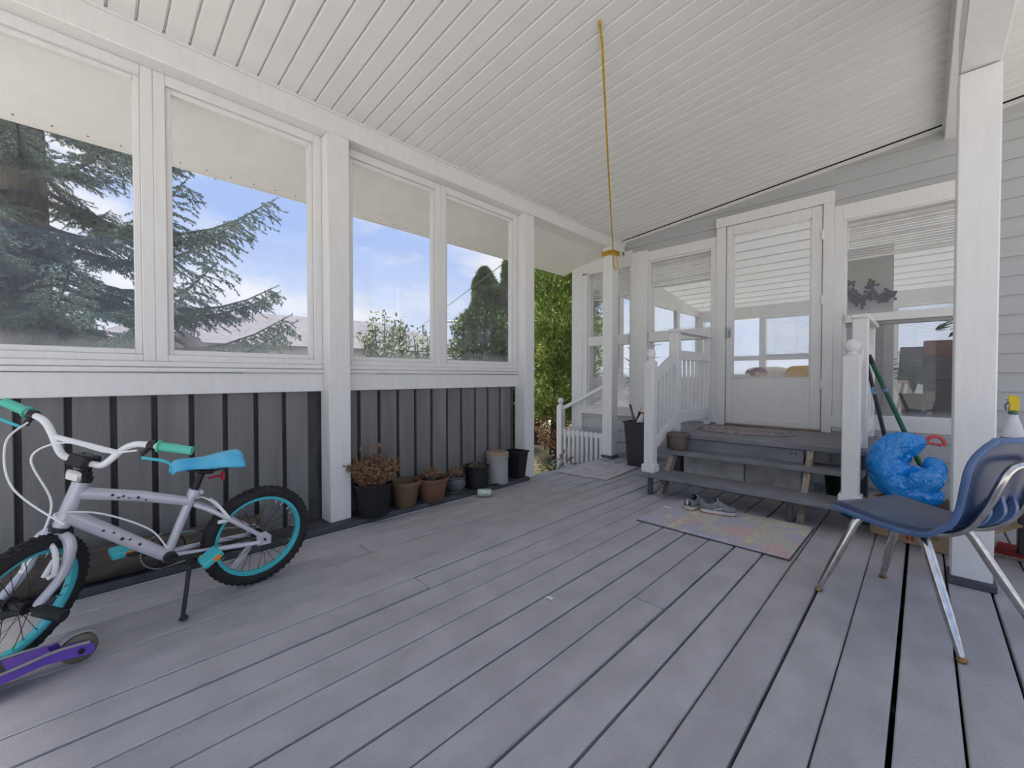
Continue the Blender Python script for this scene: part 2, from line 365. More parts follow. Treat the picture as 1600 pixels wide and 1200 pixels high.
def struct(name, mb, m, label=None, cat='structure', sharp=40):
    if mb is None:
        o = bpy.data.objects.new(name, None); COL.objects.link(o)
    else: o = obj(name, mb, m, None, sharp)
    o['kind'] = 'structure'
    if label: o['label'] = label
    o['category'] = cat
    return o
def T(loc=(0, 0, 0), rot=(0, 0, 0), sc=(1, 1, 1)):
    return Matrix.LocRotScale(Vector(loc), Euler(rot), Vector(sc))
def spline(pts, n=6):
    P = [V(*p) for p in pts]; o = []
    for i in range(len(P)-1):
        a = P[max(i-1, 0)]; b = P[i]; c = P[i+1]; d = P[min(i+2, len(P)-1)]
        for k in range(n):
            t = k/n; o.append(.5*((2*b)+(-a+c)*t+(2*a-5*b+4*c-d)*t*t+(-a+3*b-3*c+d)*t**3))
    o.append(P[-1]); return o
# a photo pixel on a plane: used for things whose distance is fixed by what they touch
_fw = V(-math.sin(YAW)*math.cos(PITCH), math.cos(YAW)*math.cos(PITCH), -math.sin(PITCH)); _rt = V(math.cos(YAW), math.sin(YAW), 0); _up = np.cross(_rt, _fw)
def ray(u, v): return _fw+_rt*(u-800)/FPX+_up*(600-v)/FPX
def onZ(u, v, z=0): r = ray(u, v); return V(0, 0, CAMH)+r*((z-CAMH)/r[2])
def onX(u, v, x): r = ray(u, v); return V(0, 0, CAMH)+r*(x/r[0])
def onY(u, v, y): r = ray(u, v); return V(0, 0, CAMH)+r*(y/r[1])
def at(u, v, d): return V(0, 0, CAMH)+ray(u, v)*d

# ================================================================== SETTING
XI = -2.77            # inner face of the left beam and posts
YH = 4.90             # face of the house wall
YN = -1.65            # near end of what is built
SL = .101             # ceiling pitch
def ceil_z(x): return 2.725+SL*(x-XI)

# ---- floor: deck boards on joists
mb = MB()
for y in np.arange(YN+.1, 4.9, .41): mb.box(-2.9, 1.6, y, y+.045, -.18, -.032)
mb.box(-2.93, 1.6, YN, 4.93, -.30, -.185)
floor = struct('floor', mb, 'joist', 'grey painted plank deck of the porch', 'deck')
PIT = .1465; x0 = -.199-PIT*19
full = None; part_a = part_b = None; jr = random.Random(3)
def board_mesh(L): return MB().box(-.069, .069, 0, L, -.032, 0, .004).mesh('deck_board', 'deck')
full = board_mesh(4.86-YN); cache = {}
for k in range(32):
    xc = x0+PIT*(k+.5)
    if xc < -2.86 or xc > 1.55: continue
    segs = [(YN, 4.86)]
    if k in (11, 17, 23): segs = [(YN, 2.68+.01*(k % 3)), (2.684+.01*(k % 3), 4.86)]
    if k in (4, 8, 14, 27): segs = [(YN, 1.15+.3*(k % 4)), (1.154+.3*(k % 4), 4.86)]
    for a, b in segs:
        key = round(b-a, 3)
        me = full if (a == YN and b == 4.86) else cache.setdefault(key, board_mesh(b-a))
        o = obj('deck_board', me, None, floor); o.location = (xc+jr.uniform(-.0018, .0018), a, jr.uniform(-.0015, .0015)-.0015); o.rotation_euler = (0, jr.uniform(-.006, .006), jr.uniform(-.0006, .0006))

# ---- left wall: sole plate, boards, ledge, beam
kerb = struct('baseboard_left', MB().box(-2.96, -2.705, YN, 3.02, 0, .038, .004), 'deck_dark', 'dark grey flat sole plate along the foot of the board wall', 'baseboard')
XB = -2.90            # face of the wall boards
wl = struct('wall_left', MB().box(XB-.055, XB-.037, YN, 3.02, .038, .91), 'wallback', 'dark grey vertical board half wall under the porch windows', 'wall')
bmesh_ = MB().box(-.018, .018, -.066, .066, .039, .912, .003).mesh('wall_board', 'wallboard')
ys = [-1.282+.1575*i for i in range(16)]
for y in ys:
    if y > 1.08: break
    o = obj('wall_board', bmesh_, None, wl); o.location = (XB-.018+rnd.uniform(-.003, .003), y+.0575, 0)
for i in range(11):
    y = 1.318+.157*i
    o = obj('wall_board', bmesh_, None, wl); o.location = (XB-.018+rnd.uniform(-.003, .003), y, 0)
for z0_, z1_ in ((.2, .29), (.62, .70)):
    for a, b in ((YN, 1.13), (1.28, 3.02)):
        obj('rail', MB().box(XB-.095, XB-.055, a, b, z0_, z1_), 'wallback', wl)
for a, b in ((YN, 1.132), (1.278, 3.02)):
    obj('apron_board', MB().box(-2.885, -2.862, a, b, .905, 1.022, .003), 'white', wl)
    obj('ledge', MB().box(-2.99, -2.845, a, b, 1.026, 1.05, .004), 'white', wl)
    obj('ledge_strip', MB().box(-2.985, -2.852, a, b, 1.052, 1.082, .004), 'white', wl)
beam = struct('trim_1', MB().box(-2.955, XI, YN, YH-.005, 2.59, 2.76, .004), 'white', 'white header beam over the porch windows', 'beam')
obj('beam_strip', MB().box(XI-.001, XI+.012, YN, YH-.01, 2.716, 2.735, .002), 'white', beam)

# ---- four windows in the left wall
def lwin(n, y0, y1, label):
    x0, x1 = -2.955, -2.87; z0, z1 = 1.082, 2.59
    fr = MB()
    w_ = .05
    fr.box(x0, x1, y0, y0+w_, z0, z1, .003); fr.box(x0, x1, y1-w_, y1, z0, z1, .003)
    fr.box(x0, x1, y0+w_, y1-w_, z0, z0+.035, .003); fr.box(x0, x1, y0+w_, y1-w_, z1-.055, z1, .003)
    s_ = .028; a, b, c, d = y0+w_, y1-w_, z0+.035, z1-.055
    wn = struct('window_%d' % n, fr, 'white', label, 'window')
    st = MB(); xa, xb = -2.925, -2.89
    st.box(xa, xb, a, a+s_, c, d, .003); st.box(xa, xb, b-s_, b, c, d, .003); st.box(xa, xb, a+s_, b-s_, c, c+s_, .003); st.box(xa, xb, a+s_, b-s_, d-s_, d, .003)
    obj('stop_bead', st, 'white', wn)
    obj('pane', MB().box(-2.910, -2.906, a+.004, b-.004, c+.004, d-.004), 'glass', wn, 0)
lwin(1, -.60, .278, 'white framed porch window in front of the spruce trunk')
lwin(2, .2782, 1.132, 'white framed porch window between the spruce trunk and the tall white post')
lwin(3, 1.278, 2.10, 'white framed porch window with the leafy shrub and neighbour roof behind')
lwin(4, 2.1002, 3.02, 'white framed porch window with the column cedar behind')

# ---- posts
def post(x0, x1, y0, y1, z0, z1, label, shoe=0):
    t = thing('porch_post', label, 'post', ((x0+x1)/2, (y0+y1)/2, z0))
    hx, hy = (x1-x0)/2, (y1-y0)/2
    obj('shaft', MB().box(-hx, hx, -hy, hy, shoe, z1-z0, .006), 'white', t)
    if shoe: obj('base_block', MB().box(-hx-.008, hx+.012, -hy-.012, hy+.008, 0, shoe, .004), 'deck_dark', t)
    return t
post(-2.91, XI, 1.132, 1.278, .038, 2.59, 'square white porch post between the two pairs of windows, beside the dried plant')
post(-2.91, XI, 3.02, 3.16, .0, 2.59, 'square white porch post with rotted foot beside the black waste bin')
post(-2.855, -2.715, 4.53, 4.665, .0, 2.59, 'square white porch post with yellow rope tied round its top', .03)
post(.105, .245, 2.94, 3.08, 0, 2.44, 'square white porch post behind the blue chair', .035)

# ---- ceiling
mb = MB(); Lc = 4.6
ceiling = struct('ceiling', MB().box(0, Lc, YN, YH, .018, .05), 'joist', 'sloped white plank ceiling of the porch', 'ceiling')
ceiling.location = (XI-.12, 0, ceil_z(XI-.12)); ceiling.rotation_euler = (0, -math.atan(SL), 0)
poly = [(-.0515, .018), (-.0515, .012), (-.0445, 0), (.0420, 0), (.0435, .012), (.0515, .0125), (.0515, .018)]
pm = MB().prism(poly, .128, Lc, (1, 2, 0)).mesh('ceiling_plank', 'panel', 25)
y = .527-.105*20+.0525
while y < YH-.03:
    o = obj('ceiling_plank', pm, None, ceiling); o.location = (0, y, 0); y += .105

# ---- right beam, fascia, wall trims
rb = struct('trim_2', MB().box(.108, .242, YN, 3.07, 2.445, 2.70, .004), 'white', 'white roof beam running over the post behind the blue chair', 'beam')
mb = MB(); mb.box(.10, .185, YN, YH, ceil_z(.1)-.10, ceil_z(.1)+.02, .003); mb.box(.085, .112, YN, YH, ceil_z(.1)-.03, ceil_z(.1)-.004, .003)
obj('fascia_strip', mb, 'white', rb)
tw = struct('trim_3', MB().bar((XI, YH-.012, ceil_z(XI)-.010), (.1, YH-.012, ceil_z(.1)-.010), .024, .022), 'white', 'thin white channel where the ceiling meets the house wall', 'trim')
obj('channel', MB().bar((.24, YH-.012, ceil_z(.24)-.010), (1.6, YH-.012, ceil_z(1.6)-.010), .024, .022), 'white', tw)
obj('end_channel', MB().box(XI, XI+.018, YH-.03, YH, 2.55, 2.72), 'white', tw)

# ---- eave soffit outside
mb = MB()
sv = [(-2.95, 2.60), (-3.75, 2.476), (-3.75, 2.53), (-2.95, 2.66)]
eave = struct('soffit', MB().prism(sv, -3.0, 4.93), 'white_soft', 'rough white soffit of the porch eave outside the windows', 'soffit')
obj('drip_edge', MB().box(-3.765, -3.748, -3.0, 4.95, 2.468, 2.56), 'white_soft', eave)
for y in np.arange(-1.0, 4.9, .15): obj('nail_head', MB().ball((-3.70, y, 2.483), .006, 5, 3), 'gutter', eave)
# ---- house wall
wb = struct('wall_back', None, None, 'house wall with grey lap siding, white trim, door and windows', 'wall')
def siding(x0, x1, zlo, zhi, parent, top=None, yface=YH, e=.145, ph=.02):
    z = math.floor((zlo-ph)/e)*e+ph
    while z < zhi:
        a, b = max(z, zlo), min(z+e, zhi)
        if b-a > .012:
            t0 = (a-z)/e; t1 = (b-z)/e; f0 = yface-.016*(1-t0)-.004; f1 = yface-.016*(1-t1)-.004
            prof = [(f0, a), (f1, b), (yface+.01, b), (yface+.01, a)]
            obj('siding_board', MB().prism(prof, x0, x1, (1, 2, 0)), 'siding', parent, 20)
        z += e
def wall_core(x0, x1, z0, z1): obj('sheathing', MB().box(x0, x1, YH+.01, YH+.10, z0, z1), 'white_int', wb)
# sheathing pieces around openings
wall_core(-3.565, -3.35, -.3, 2.72); wall_core(-2.66, -2.43, -.3, 2.72); wall_core(-1.63, -1.53, -.3, 2.72); wall_core(-.685, -.56, -.3, 2.72); wall_core(.31, 1.6, -.3, 3.2)
wall_core(-3.35, -2.66, -.3, .58); wall_core(-2.43, -1.63, -.3, .58); wall_core(-.56, .31, -.3, .58); wall_core(-1.53, -.685, -.3, .47)
wall_core(-3.35, -2.66, 2.42, 2.64); wall_core(-2.43, -1.63, 2.42, 3.3); wall_core(-1.53, -.685, 2.62, 3.3); wall_core(-.56, .31, 2.45, 3.3); wall_core(-1.63, -1.53, 2.72, 3.3); wall_core(-.685, -.56, 2.72, 3.3); wall_core(-2.66, -2.43, 2.72, 3.3); wall_core(.31, 1.6, 3.2, 3.4)
# siding above the openings, cut by the sloped ceiling: drawn board by board up to the plank line
for xa, xb, zl in ((-2.745, -2.4, 2.535), (-2.4, -2.0, 2.535), (-2.0, -1.63, 2.535), (-1.63, -1.25, 2.715), (-1.25, -.9, 2.715), (-.9, -.60, 2.715), (-.60, -.3, 2.575), (-.3, 0, 2.575), (0, .36, 2.575)):
    z = math.floor((zl-.02)/.145)*.145+.02
    while z < ceil_z(xb):
        a = max(z, zl); ta, tb = min(z+.145, ceil_z(xa)), min(z+.145, ceil_z(xb))
        if tb-a > .01 and ta > a:
            f = YH-.016
            mb = MB(); mb.add([(xa, f, a), (xb, f, a), (xb, YH-.002, tb), (xa, YH-.002, ta), (xa, YH+.02, a), (xb, YH+.02, a), (xb, YH+.02, tb), (xa, YH+.02, ta)], [(0,1,2,3),(4,7,6,5),(0,4,5,1),(3,2,6,7),(0,3,7,4),(1,5,6,2)])
            obj('siding_board', mb, 'siding', wb, 20)
        z += .145
siding(.36, 1.6, .0, 3.05, wb)
siding(-3.40, -2.40, -.3, .52, wb); siding(-2.40, -1.6, -.3, .52, wb); siding(-.60, .36, .0, .50, wb)
def trimbox(x0, x1, z0, z1, y0=YH-.03, y1=YH+.012, name='trim_board'): return obj(name, MB().box(x0, x1, y0, y1, z0, z1, .003), 'white', wb)
trimbox(-3.565, -3.39, -.3, 2.56, YH-.035, name='corner_board'); trimbox(-3.40, -2.64, 2.40, 2.60); trimbox(-2.66, -2.43, .50, 2.56, YH-.034); trimbox(-2.44, -1.62, 2.42, 2.535)
trimbox(-3.40, -1.62, .50, .585, YH-.045, name='sill'); trimbox(-3.395, -3.31, .58, 2.42); trimbox(-1.69, -1.625, .50, 2.43)
trimbox(-.602, -.535, .50, 2.57); trimbox(-.535, .37, 2.43, 2.57); trimbox(-.61, .37, .535, .64, YH-.05, name='sill'); trimbox(.295, .37, .56, 2.45)
# windows in the house wall
def hwin(n, x0, x1, z0, z1, mid0, mid1, label, slider=None):
    fr = MB(); y0, y1 = YH-.012, YH+.09; f = .022
    fr.box(x0, x0+f, y0, y1, z0, z1, .002); fr.box(x1-f, x1, y0, y1, z0, z1, .002); fr.box(x0+f, x1-f, y0, y1, z1-f, z1, .002); fr.box(x0+f, x1-f, y0, y1, z0, z0+f, .002)
    wn = struct('window_%d' % n, fr, 'white', label, 'window')
    obj('meeting_rail', MB().box(x0+f, x1-f, YH-.04, y1, mid0, mid1, .004), 'white', wn)
    obj('pane', MB().box(x0+f, x1-f, YH+.036, YH+.040, mid1, z1-f), 'glass_house', wn, 0)
    lo = [(x0+f, x1-f)]
    if slider:
        lo = [(x0+f, slider-.035), (slider+.035, x1-f)]
        obj('slider_stile', MB().box(slider-.035, slider+.035, YH+.0, YH+.068, z0+f, mid0-.031, .003), 'greymetal', wn)
        obj('slider_track', MB().box(x0+f, x1-f, YH+.0, YH+.07, mid0-.03, mid0, .003), 'greymetal', wn)
    for a, b in lo: obj('pane', MB().box(a, b, YH+.044, YH+.048, z0+f, mid0-(.03 if slider else 0)), 'glass_house', wn, 0)
    return wn
w5 = hwin(5, -3.31, -2.66, .585, 2.42, 1.42, 1.545, 'white framed house window behind the roped post')
w6 = hwin(6, -2.43, -1.66, .585, 2.42, 1.43, 1.55, 'white framed house window between the roped post and the door')
w7 = hwin(7, -.535, .30, .64, 2.44, 1.49, 1.56, 'white framed house window beside the door with sliding lower sashes', -.22)

# ---- storm door
d0, d1, zb, zt = -1.526, -.689, .505, 2.61
dc = struct('trim_4', None, None, 'white casing around the storm door', 'trim')
for a, b, c, d in ((-1.626, d0-.006, .47, 2.613), (d1+.006, -.602, .47, 2.613), (-1.635, -.598, 2.614, 2.72)):
    obj('casing_board', MB().box(a, b, YH-.045, YH+.08, c, d, .004), 'white', dc)
obj('threshold', MB().box(d0, d1, YH-.07, YH+.08, .455, .497, .003), 'woodbrown', dc)
door = struct('door_1', None, None, 'white storm door with tall glass over a solid lower panel', 'door')
gx0, gx1, gz0, gz1 = d0+.065, d1-.085, .985, 2.505
fm = MB(); fm.box(d0, gx0, YH-.03, YH+.012, zb, zt, .003); fm.box(gx1, d1, YH-.03, YH+.012, zb, zt, .003); fm.box(gx0, gx1, YH-.03, YH+.012, gz1, zt, .003); fm.box(gx0, gx1, YH-.03, YH+.012, zb, zb+.06, .003)
obj('door_frame', fm, 'white', door)
obj('lower_panel', MB().box(gx0-.004, gx1+.004, YH-.022, YH+.006, zb+.055, gz0, .002), 'white', door)
obj('pane', MB().box(gx0, gx1, YH-.006, YH-.002, gz0, gz1), 'glass_house', door, 0)
bead = MB()
for a, b, c, d in ((gx0, gx0+.012, gz0, gz1), (gx1-.012, gx1, gz0, gz1), (gx0, gx1, gz1-.012, gz1), (gx0, gx1, gz0, gz0+.012)): bead.box(a, b, YH-.026, YH-.01, c, d, .002)
obj('glass_bead', bead, 'white', door)
for z in (.93, 1.72, 2.33): obj('hinge', MB().tube([(d1+.002, YH-.042, z-.045), (d1+.002, YH-.042, z+.045)], .009, 8), 'white', door)
hd = MB(); hd.box(d0+.012, d0+.045, YH-.045, YH-.03, 1.42, 1.53, .004); hd.tube([(d0+.03, YH-.045, 1.49), (d0+.03, YH-.075, 1.49), (d0+.03, YH-.078, 1.44)], .008, 8)
obj('latch_handle', hd, 'steel', door)
obj('door_sweep', MB().box(d0, d1, YH-.03, YH+.01, zb-.012, zb+.004), 'alu', door)

# ---- sunroom behind the wall
SF = .50
sf = struct('floor_sunroom', MB().box(-3.5, 2.6, YH+.08, 9.4, SF-.08, SF), 'intfloor', 'pale floor of the sunroom behind the glass', 'floor')
def sr_z(y): return 2.98-(y-YH)*.125
mb = MB(); mb.add([(-3.56, YH+.1, sr_z(YH)), (2.7, YH+.1, sr_z(YH)), (2.7, 9.5, sr_z(9.5)), (-3.56, 9.5, sr_z(9.5))], [(0, 1, 2, 3)])
def trans_mat():  # translucency added so daylight through the ceiling brightens the sunroom
    m = bpy.data.materials.new('ceiling_added_translucency'); m.use_nodes = True; t = m.node_tree; t.nodes.clear(); o = t.nodes.new('ShaderNodeOutputMaterial'); d = t.nodes.new('ShaderNodeBsdfDiffuse'); d.inputs[0].default_value = (.85, .85, .84, 1)
    r = t.nodes.new('ShaderNodeBsdfTranslucent'); r.inputs[0].default_value = (.9, .9, .9, 1); x = t.nodes.new('ShaderNodeMixShader'); x.inputs[0].default_value = .085
    t.links.new(d.outputs[0], x.inputs[1]); t.links.new(r.outputs[0], x.inputs[2]); t.links.new(x.outputs[0], o.inputs[0]); return m
M['ceil_translucency'] = trans_mat()
sc_ = struct('ceiling_sunroom', mb, 'ceil_translucency', 'white sunroom ceiling with thin battens', 'ceiling')
for k in range(14):
    y = YH+.35+.32*k; obj('batten', MB().box(-3.5, 2.6, y, y+.04, sr_z(y)-.012, sr_z(y)-.002), 'white_int', sc_)
wf = struct('wall_far', None, None, 'far sunroom wall with a row of windows', 'wall')
obj('lower_wall', MB().box(-3.5, 2.6, 9.4, 9.5, SF-.3, 1.05), 'white_int', wf); obj('header', MB().box(-3.5, 2.6, 9.4, 9.5, 2.17, 2.46), 'white_int', wf)
obj('transom', MB().box(-3.5, 2.6, 9.38, 9.5, 1.33, 1.42), 'white_int', wf)
for x in (-3.45, -2.27, -1.46, -.35, .55, 1.45, 2.5): obj('mullion', MB().box(x-.055, x+.055, 9.372, 9.495, 1.05, 2.2), 'white_int', wf)
for a, b in ((-3.4, -2.32), (-2.22, -1.51), (-1.41, -.4), (-.3, .5), (.6, 1.4), (1.5, 2.45)):
    obj('pane', MB().box(a, b, 9.44, 9.444, 1.42, 2.17), 'glass', wf, 0); obj('pane', MB().box(a, b, 9.44, 9.444, 1.05, 1.33), 'glass', wf, 0)
wsl = struct('wall_side', None, None, 'sunroom side wall with windows', 'wall')
obj('lower_wall', MB().box(-3.56, -3.48, YH+.1, 9.5, SF-.5, 1.0), 'white_int', wsl); obj('header', MB().box(-3.56, -3.48, YH+.1, 9.5, 2.3, 3.0), 'white_int', wsl)
for y in (5.05, 6.1, 7.2, 8.3, 9.4): obj('mullion', MB().box(-3.56, -3.48, y-.06, y+.06, 1.0, 2.3), 'white_int', wsl)
for a, b in ((5.11, 6.04), (6.16, 7.14), (7.26, 8.24), (8.36, 9.34)): obj('pane', MB().box(-3.52, -3.516, a, b, 1.0, 2.3), 'glass', wsl, 0)
wr = struct('wall_right', None, None, 'sunroom end wall with windows', 'wall')
obj('lower_wall', MB().box(2.6, 2.7, YH+.1, 9.5, SF-.3, 1.0), 'white_int', wr); obj('header', MB().box(2.6, 2.7, YH+.1, 9.5, 2.3, 3.0), 'white_int', wr)
for y in (5.05, 6.1, 7.2, 8.3, 9.4): obj('mullion', MB().box(2.6, 2.7, y-.06, y+.06, 1.0, 2.3), 'white_int', wr)
for a, b in ((5.11, 6.04), (6.16, 7.14), (7.26, 8.24), (8.36, 9.34)): obj('pane', MB().box(2.645, 2.649, a, b, 1.0, 2.3), 'glass', wr, 0)

def blind(x0, x1, z0, z1, y, label, pitch=.022, tilt=R(35), n_cord=2):
    t = thing('window_blind', label, 'blind', ((x0+x1)/2, y, z1))
    h = (x1-x0)/2; obj('head_rail', MB().box(-h, h, -.014, .014, -.028, 0, .003), 'blind', t)
    mb = MB(); z = -.04
    while z > z0-z1+.03:
        mb.box(-h+.004, h-.004, -.0105, .0105, -.0006, .0006, 0, T((0, 0, z), (tilt, 0, 0))); z -= pitch
    o = obj('slats', mb, 'blind', t, 0); o['kind'] = 'stuff'
    obj('bottom_rail', MB().box(-h, h, -.012, .012, z0-z1, z0-z1+.02, .003), 'blind', t)
    for k in range(n_cord):
        x = -h+2*h*(k+.5)/n_cord; obj('cord', MB().tube([(x, -.013, 0), (x, -.013, z0-z1)], .0015, 5), 'blind', t)
blind(-.51, .27, 2.07, 2.41, YH+.075, 'white slat blind half raised in the window beside the door', tilt=R(50))
blind(-3.28, -2.69, 2.05, 2.40, YH+.075, 'white slat blind raised at the top of the window behind the roped post', tilt=R(50))
blind(-2.40, -1.69, 2.10, 2.40, YH+.075, 'white slat blind raised at the top of the window between roped post and door', tilt=R(50))
blind(-2.21, -1.52, 1.42, 2.16, 9.36, 'white slat blind lowered on the far sunroom window seen through the door', tilt=R(20))
blind(-.29, .49, 1.05, 2.16, 9.36, 'white slat blind lowered on the far sunroom window behind the wooden chair', tilt=R(20))
blind(.61, 1.39, 1.05, 2.16, 9.36, 'white slat blind lowered on the far sunroom window behind the dark cabinet', tilt=R(20))

# ================================================================== STEPS AND LANDING
st = thing('entry_steps', 'grey painted open wooden steps and landing up to the storm door', 'steps', (-1.02, 3.36, 0))
def S_(x0, x1, y0, y1, z0, z1, name, m='step', b=.005):
    return obj(name, MB().box(x0+1.02, x1+1.02, y0-3.36, y1-3.36, z0, z1, b), m, st)
S_(-1.79, -.27, 3.355, 3.63, .145, .18, 'tread'); S_(-1.78, -.28, 3.66, 3.93, .308, .345, 'tread')
for k, (a, b) in enumerate(((3.80, 3.985), (3.99, 4.175), (4.18, 4.365), (4.37, 4.555), (4.56, 4.745), (4.75, 4.855))): S_(-1.74, -.265, a, b, .447, .485, 'landing_board', 'step')
S_(-1.62, -.64, 3.825, 3.862, .32, .446, 'rim_joist', 'step'); S_(-1.72, -1.66, 3.84, 4.85, .30, .446, 'rim_joist', 'deck_dark'); S_(-.32, -.28, 3.84, 4.85, .30, .446, 'rim_joist', 'deck_dark')
for x in (-1.665, -.65): S_(x-.012, x+.028, 3.375, 3.405, 0, .145, 'leg', 'deck_dark')
for x, mm in ((-1.60, 'rawwood'), (-.595, 'rawwood')):
    mb = MB(); poly = [(3.43-3.36, 0), (3.53-3.36, 0), (3.90-3.36, .446), (3.80-3.36, .446)]
    mb.prism(poly, x-.02+1.02, x+.02+1.02, (1, 2, 0)); obj('stringer', mb, mm, st)
for x in (-1.69, -.32): S_(x-.04, x+.04, 4.0, 4.08, 0, .30, 'support_post', 'deck_dark')
for x in (-.72, -.69): obj('bolt', MB().ball((x+1.02, 3.822-3.36, .41), .008, 6, 4), 'deck_dark', st)
ob = thing('concrete_step', 'weathered concrete block step under the wooden steps', 'concrete block', (-1.1, 3.95, 0))
S2 = lambda x0, x1: obj('block', MB().box(x0+1.1, x1+1.1, -.04, .5, 0, .31, .008), 'concrete', ob)
S2(-1.58, -1.075); S2(-1.068, -.67)
# ---- railings
def newel(x, y, z0, z1, w_, parent, o, cap=True, foot=False):
    h = w_/2; mb = MB().box(x-h-o[0], x+h-o[0], y-h-o[1], y+h-o[1], z0-o[2], z1-o[2], .006)
    if foot: mb.box(x-h-.014-o[0], x+h+.014-o[0], y-h-.014-o[1], y+h+.014-o[1], z0-o[2], z0+.07-o[2], .006)
    n_ = obj('newel_post', mb, 'white', parent)
    if cap:
        r = h*.92; prof = [(h*.85, 0), (h*.9, .006), (h*.55, .016), (h*.5, .026), (h*.75, .034), (r, .052), (r*1.02, .066), (r*.85, .088), (r*.5, .102), (.0001, .108)]
        obj('newel_cap', MB().lathe(prof, 20, T((x-o[0], y-o[1], z1-o[2]))), 'white', n_)
    return n_
def stair_rail(X, label, wn, ny, uy, wy, topz, lowtop):
    o = (X, ny, .18); t = thing('stair_railing', label, 'railing', o)
    newel(X, ny, .18, lowtop, wn, t, o, True, True); newel(X, uy, .485, topz, wn, t, o, False); newel(X, wy, .485, topz, .055, t, o, False)
    def L(p): return (p[0]-o[0], p[1]-o[1], p[2]-o[2])
    # sloped rails
    a0 = (X, ny+wn/2, .985); a1 = (X, uy-wn/2, 1.17); hb = MB().bar(L(a0), L(a1), .045, .09, b=.006); obj('handrail', hb, 'white', t)
    b0 = (X, ny+wn/2, .40); b1 = (X, uy-wn/2, .585); obj('bottom_rail', MB().bar(L(b0), L(b1), .04, .085, b=.005), 'white', t)
    k = 5
    for i in range(k):
        f = (i+.6)/(k+.2); y = a0[1]+(a1[1]-a0[1])*f; z1 = a0[2]+(a1[2]-a0[2])*f-.03; z0 = b0[2]+(b1[2]-b0[2])*f+.03
        obj('baluster', MB().box(-.012, .012, y-.012-o[1], y+.012-o[1], z0-o[2], z1-o[2], .003), 'white', t)
    # level section to the wall
    obj('top_rail', MB().box(-.05, .05, uy-.05-o[1], wy+.03-o[1], topz-o[2], topz+.03-o[2], .006), 'white', t)
    obj('middle_rail', MB().box(-.022, .022, uy+wn/2-o[1], wy-.027-o[1], 1.165-o[2], 1.255-o[2], .004), 'white', t)
    obj('bottom_rail', MB().box(-.022, .022, uy+wn/2-o[1], wy-.027-o[1], .56-o[2], .67-o[2], .004), 'white', t)
    k = 7
    for i in range(k):
        y = uy+wn/2+(wy-.03-uy-wn/2)*(i+.7)/(k+.4); obj('baluster', MB().box(-.012, .012, y-.012-o[1], y+.012-o[1], .66-o[2], 1.18-o[2], .003), 'white', t)
    return t
stair_rail(-1.68, 'white stair railing with ball cap newel beside the charcoal bin and flower pot', .085, 3.435, 3.93, 4.76, 1.42, 1.135)
stair_rail(-.325, 'white stair railing with ball cap newel where the broom handles lean', .09, 3.445, 3.93, 4.76, 1.42, 1.135)

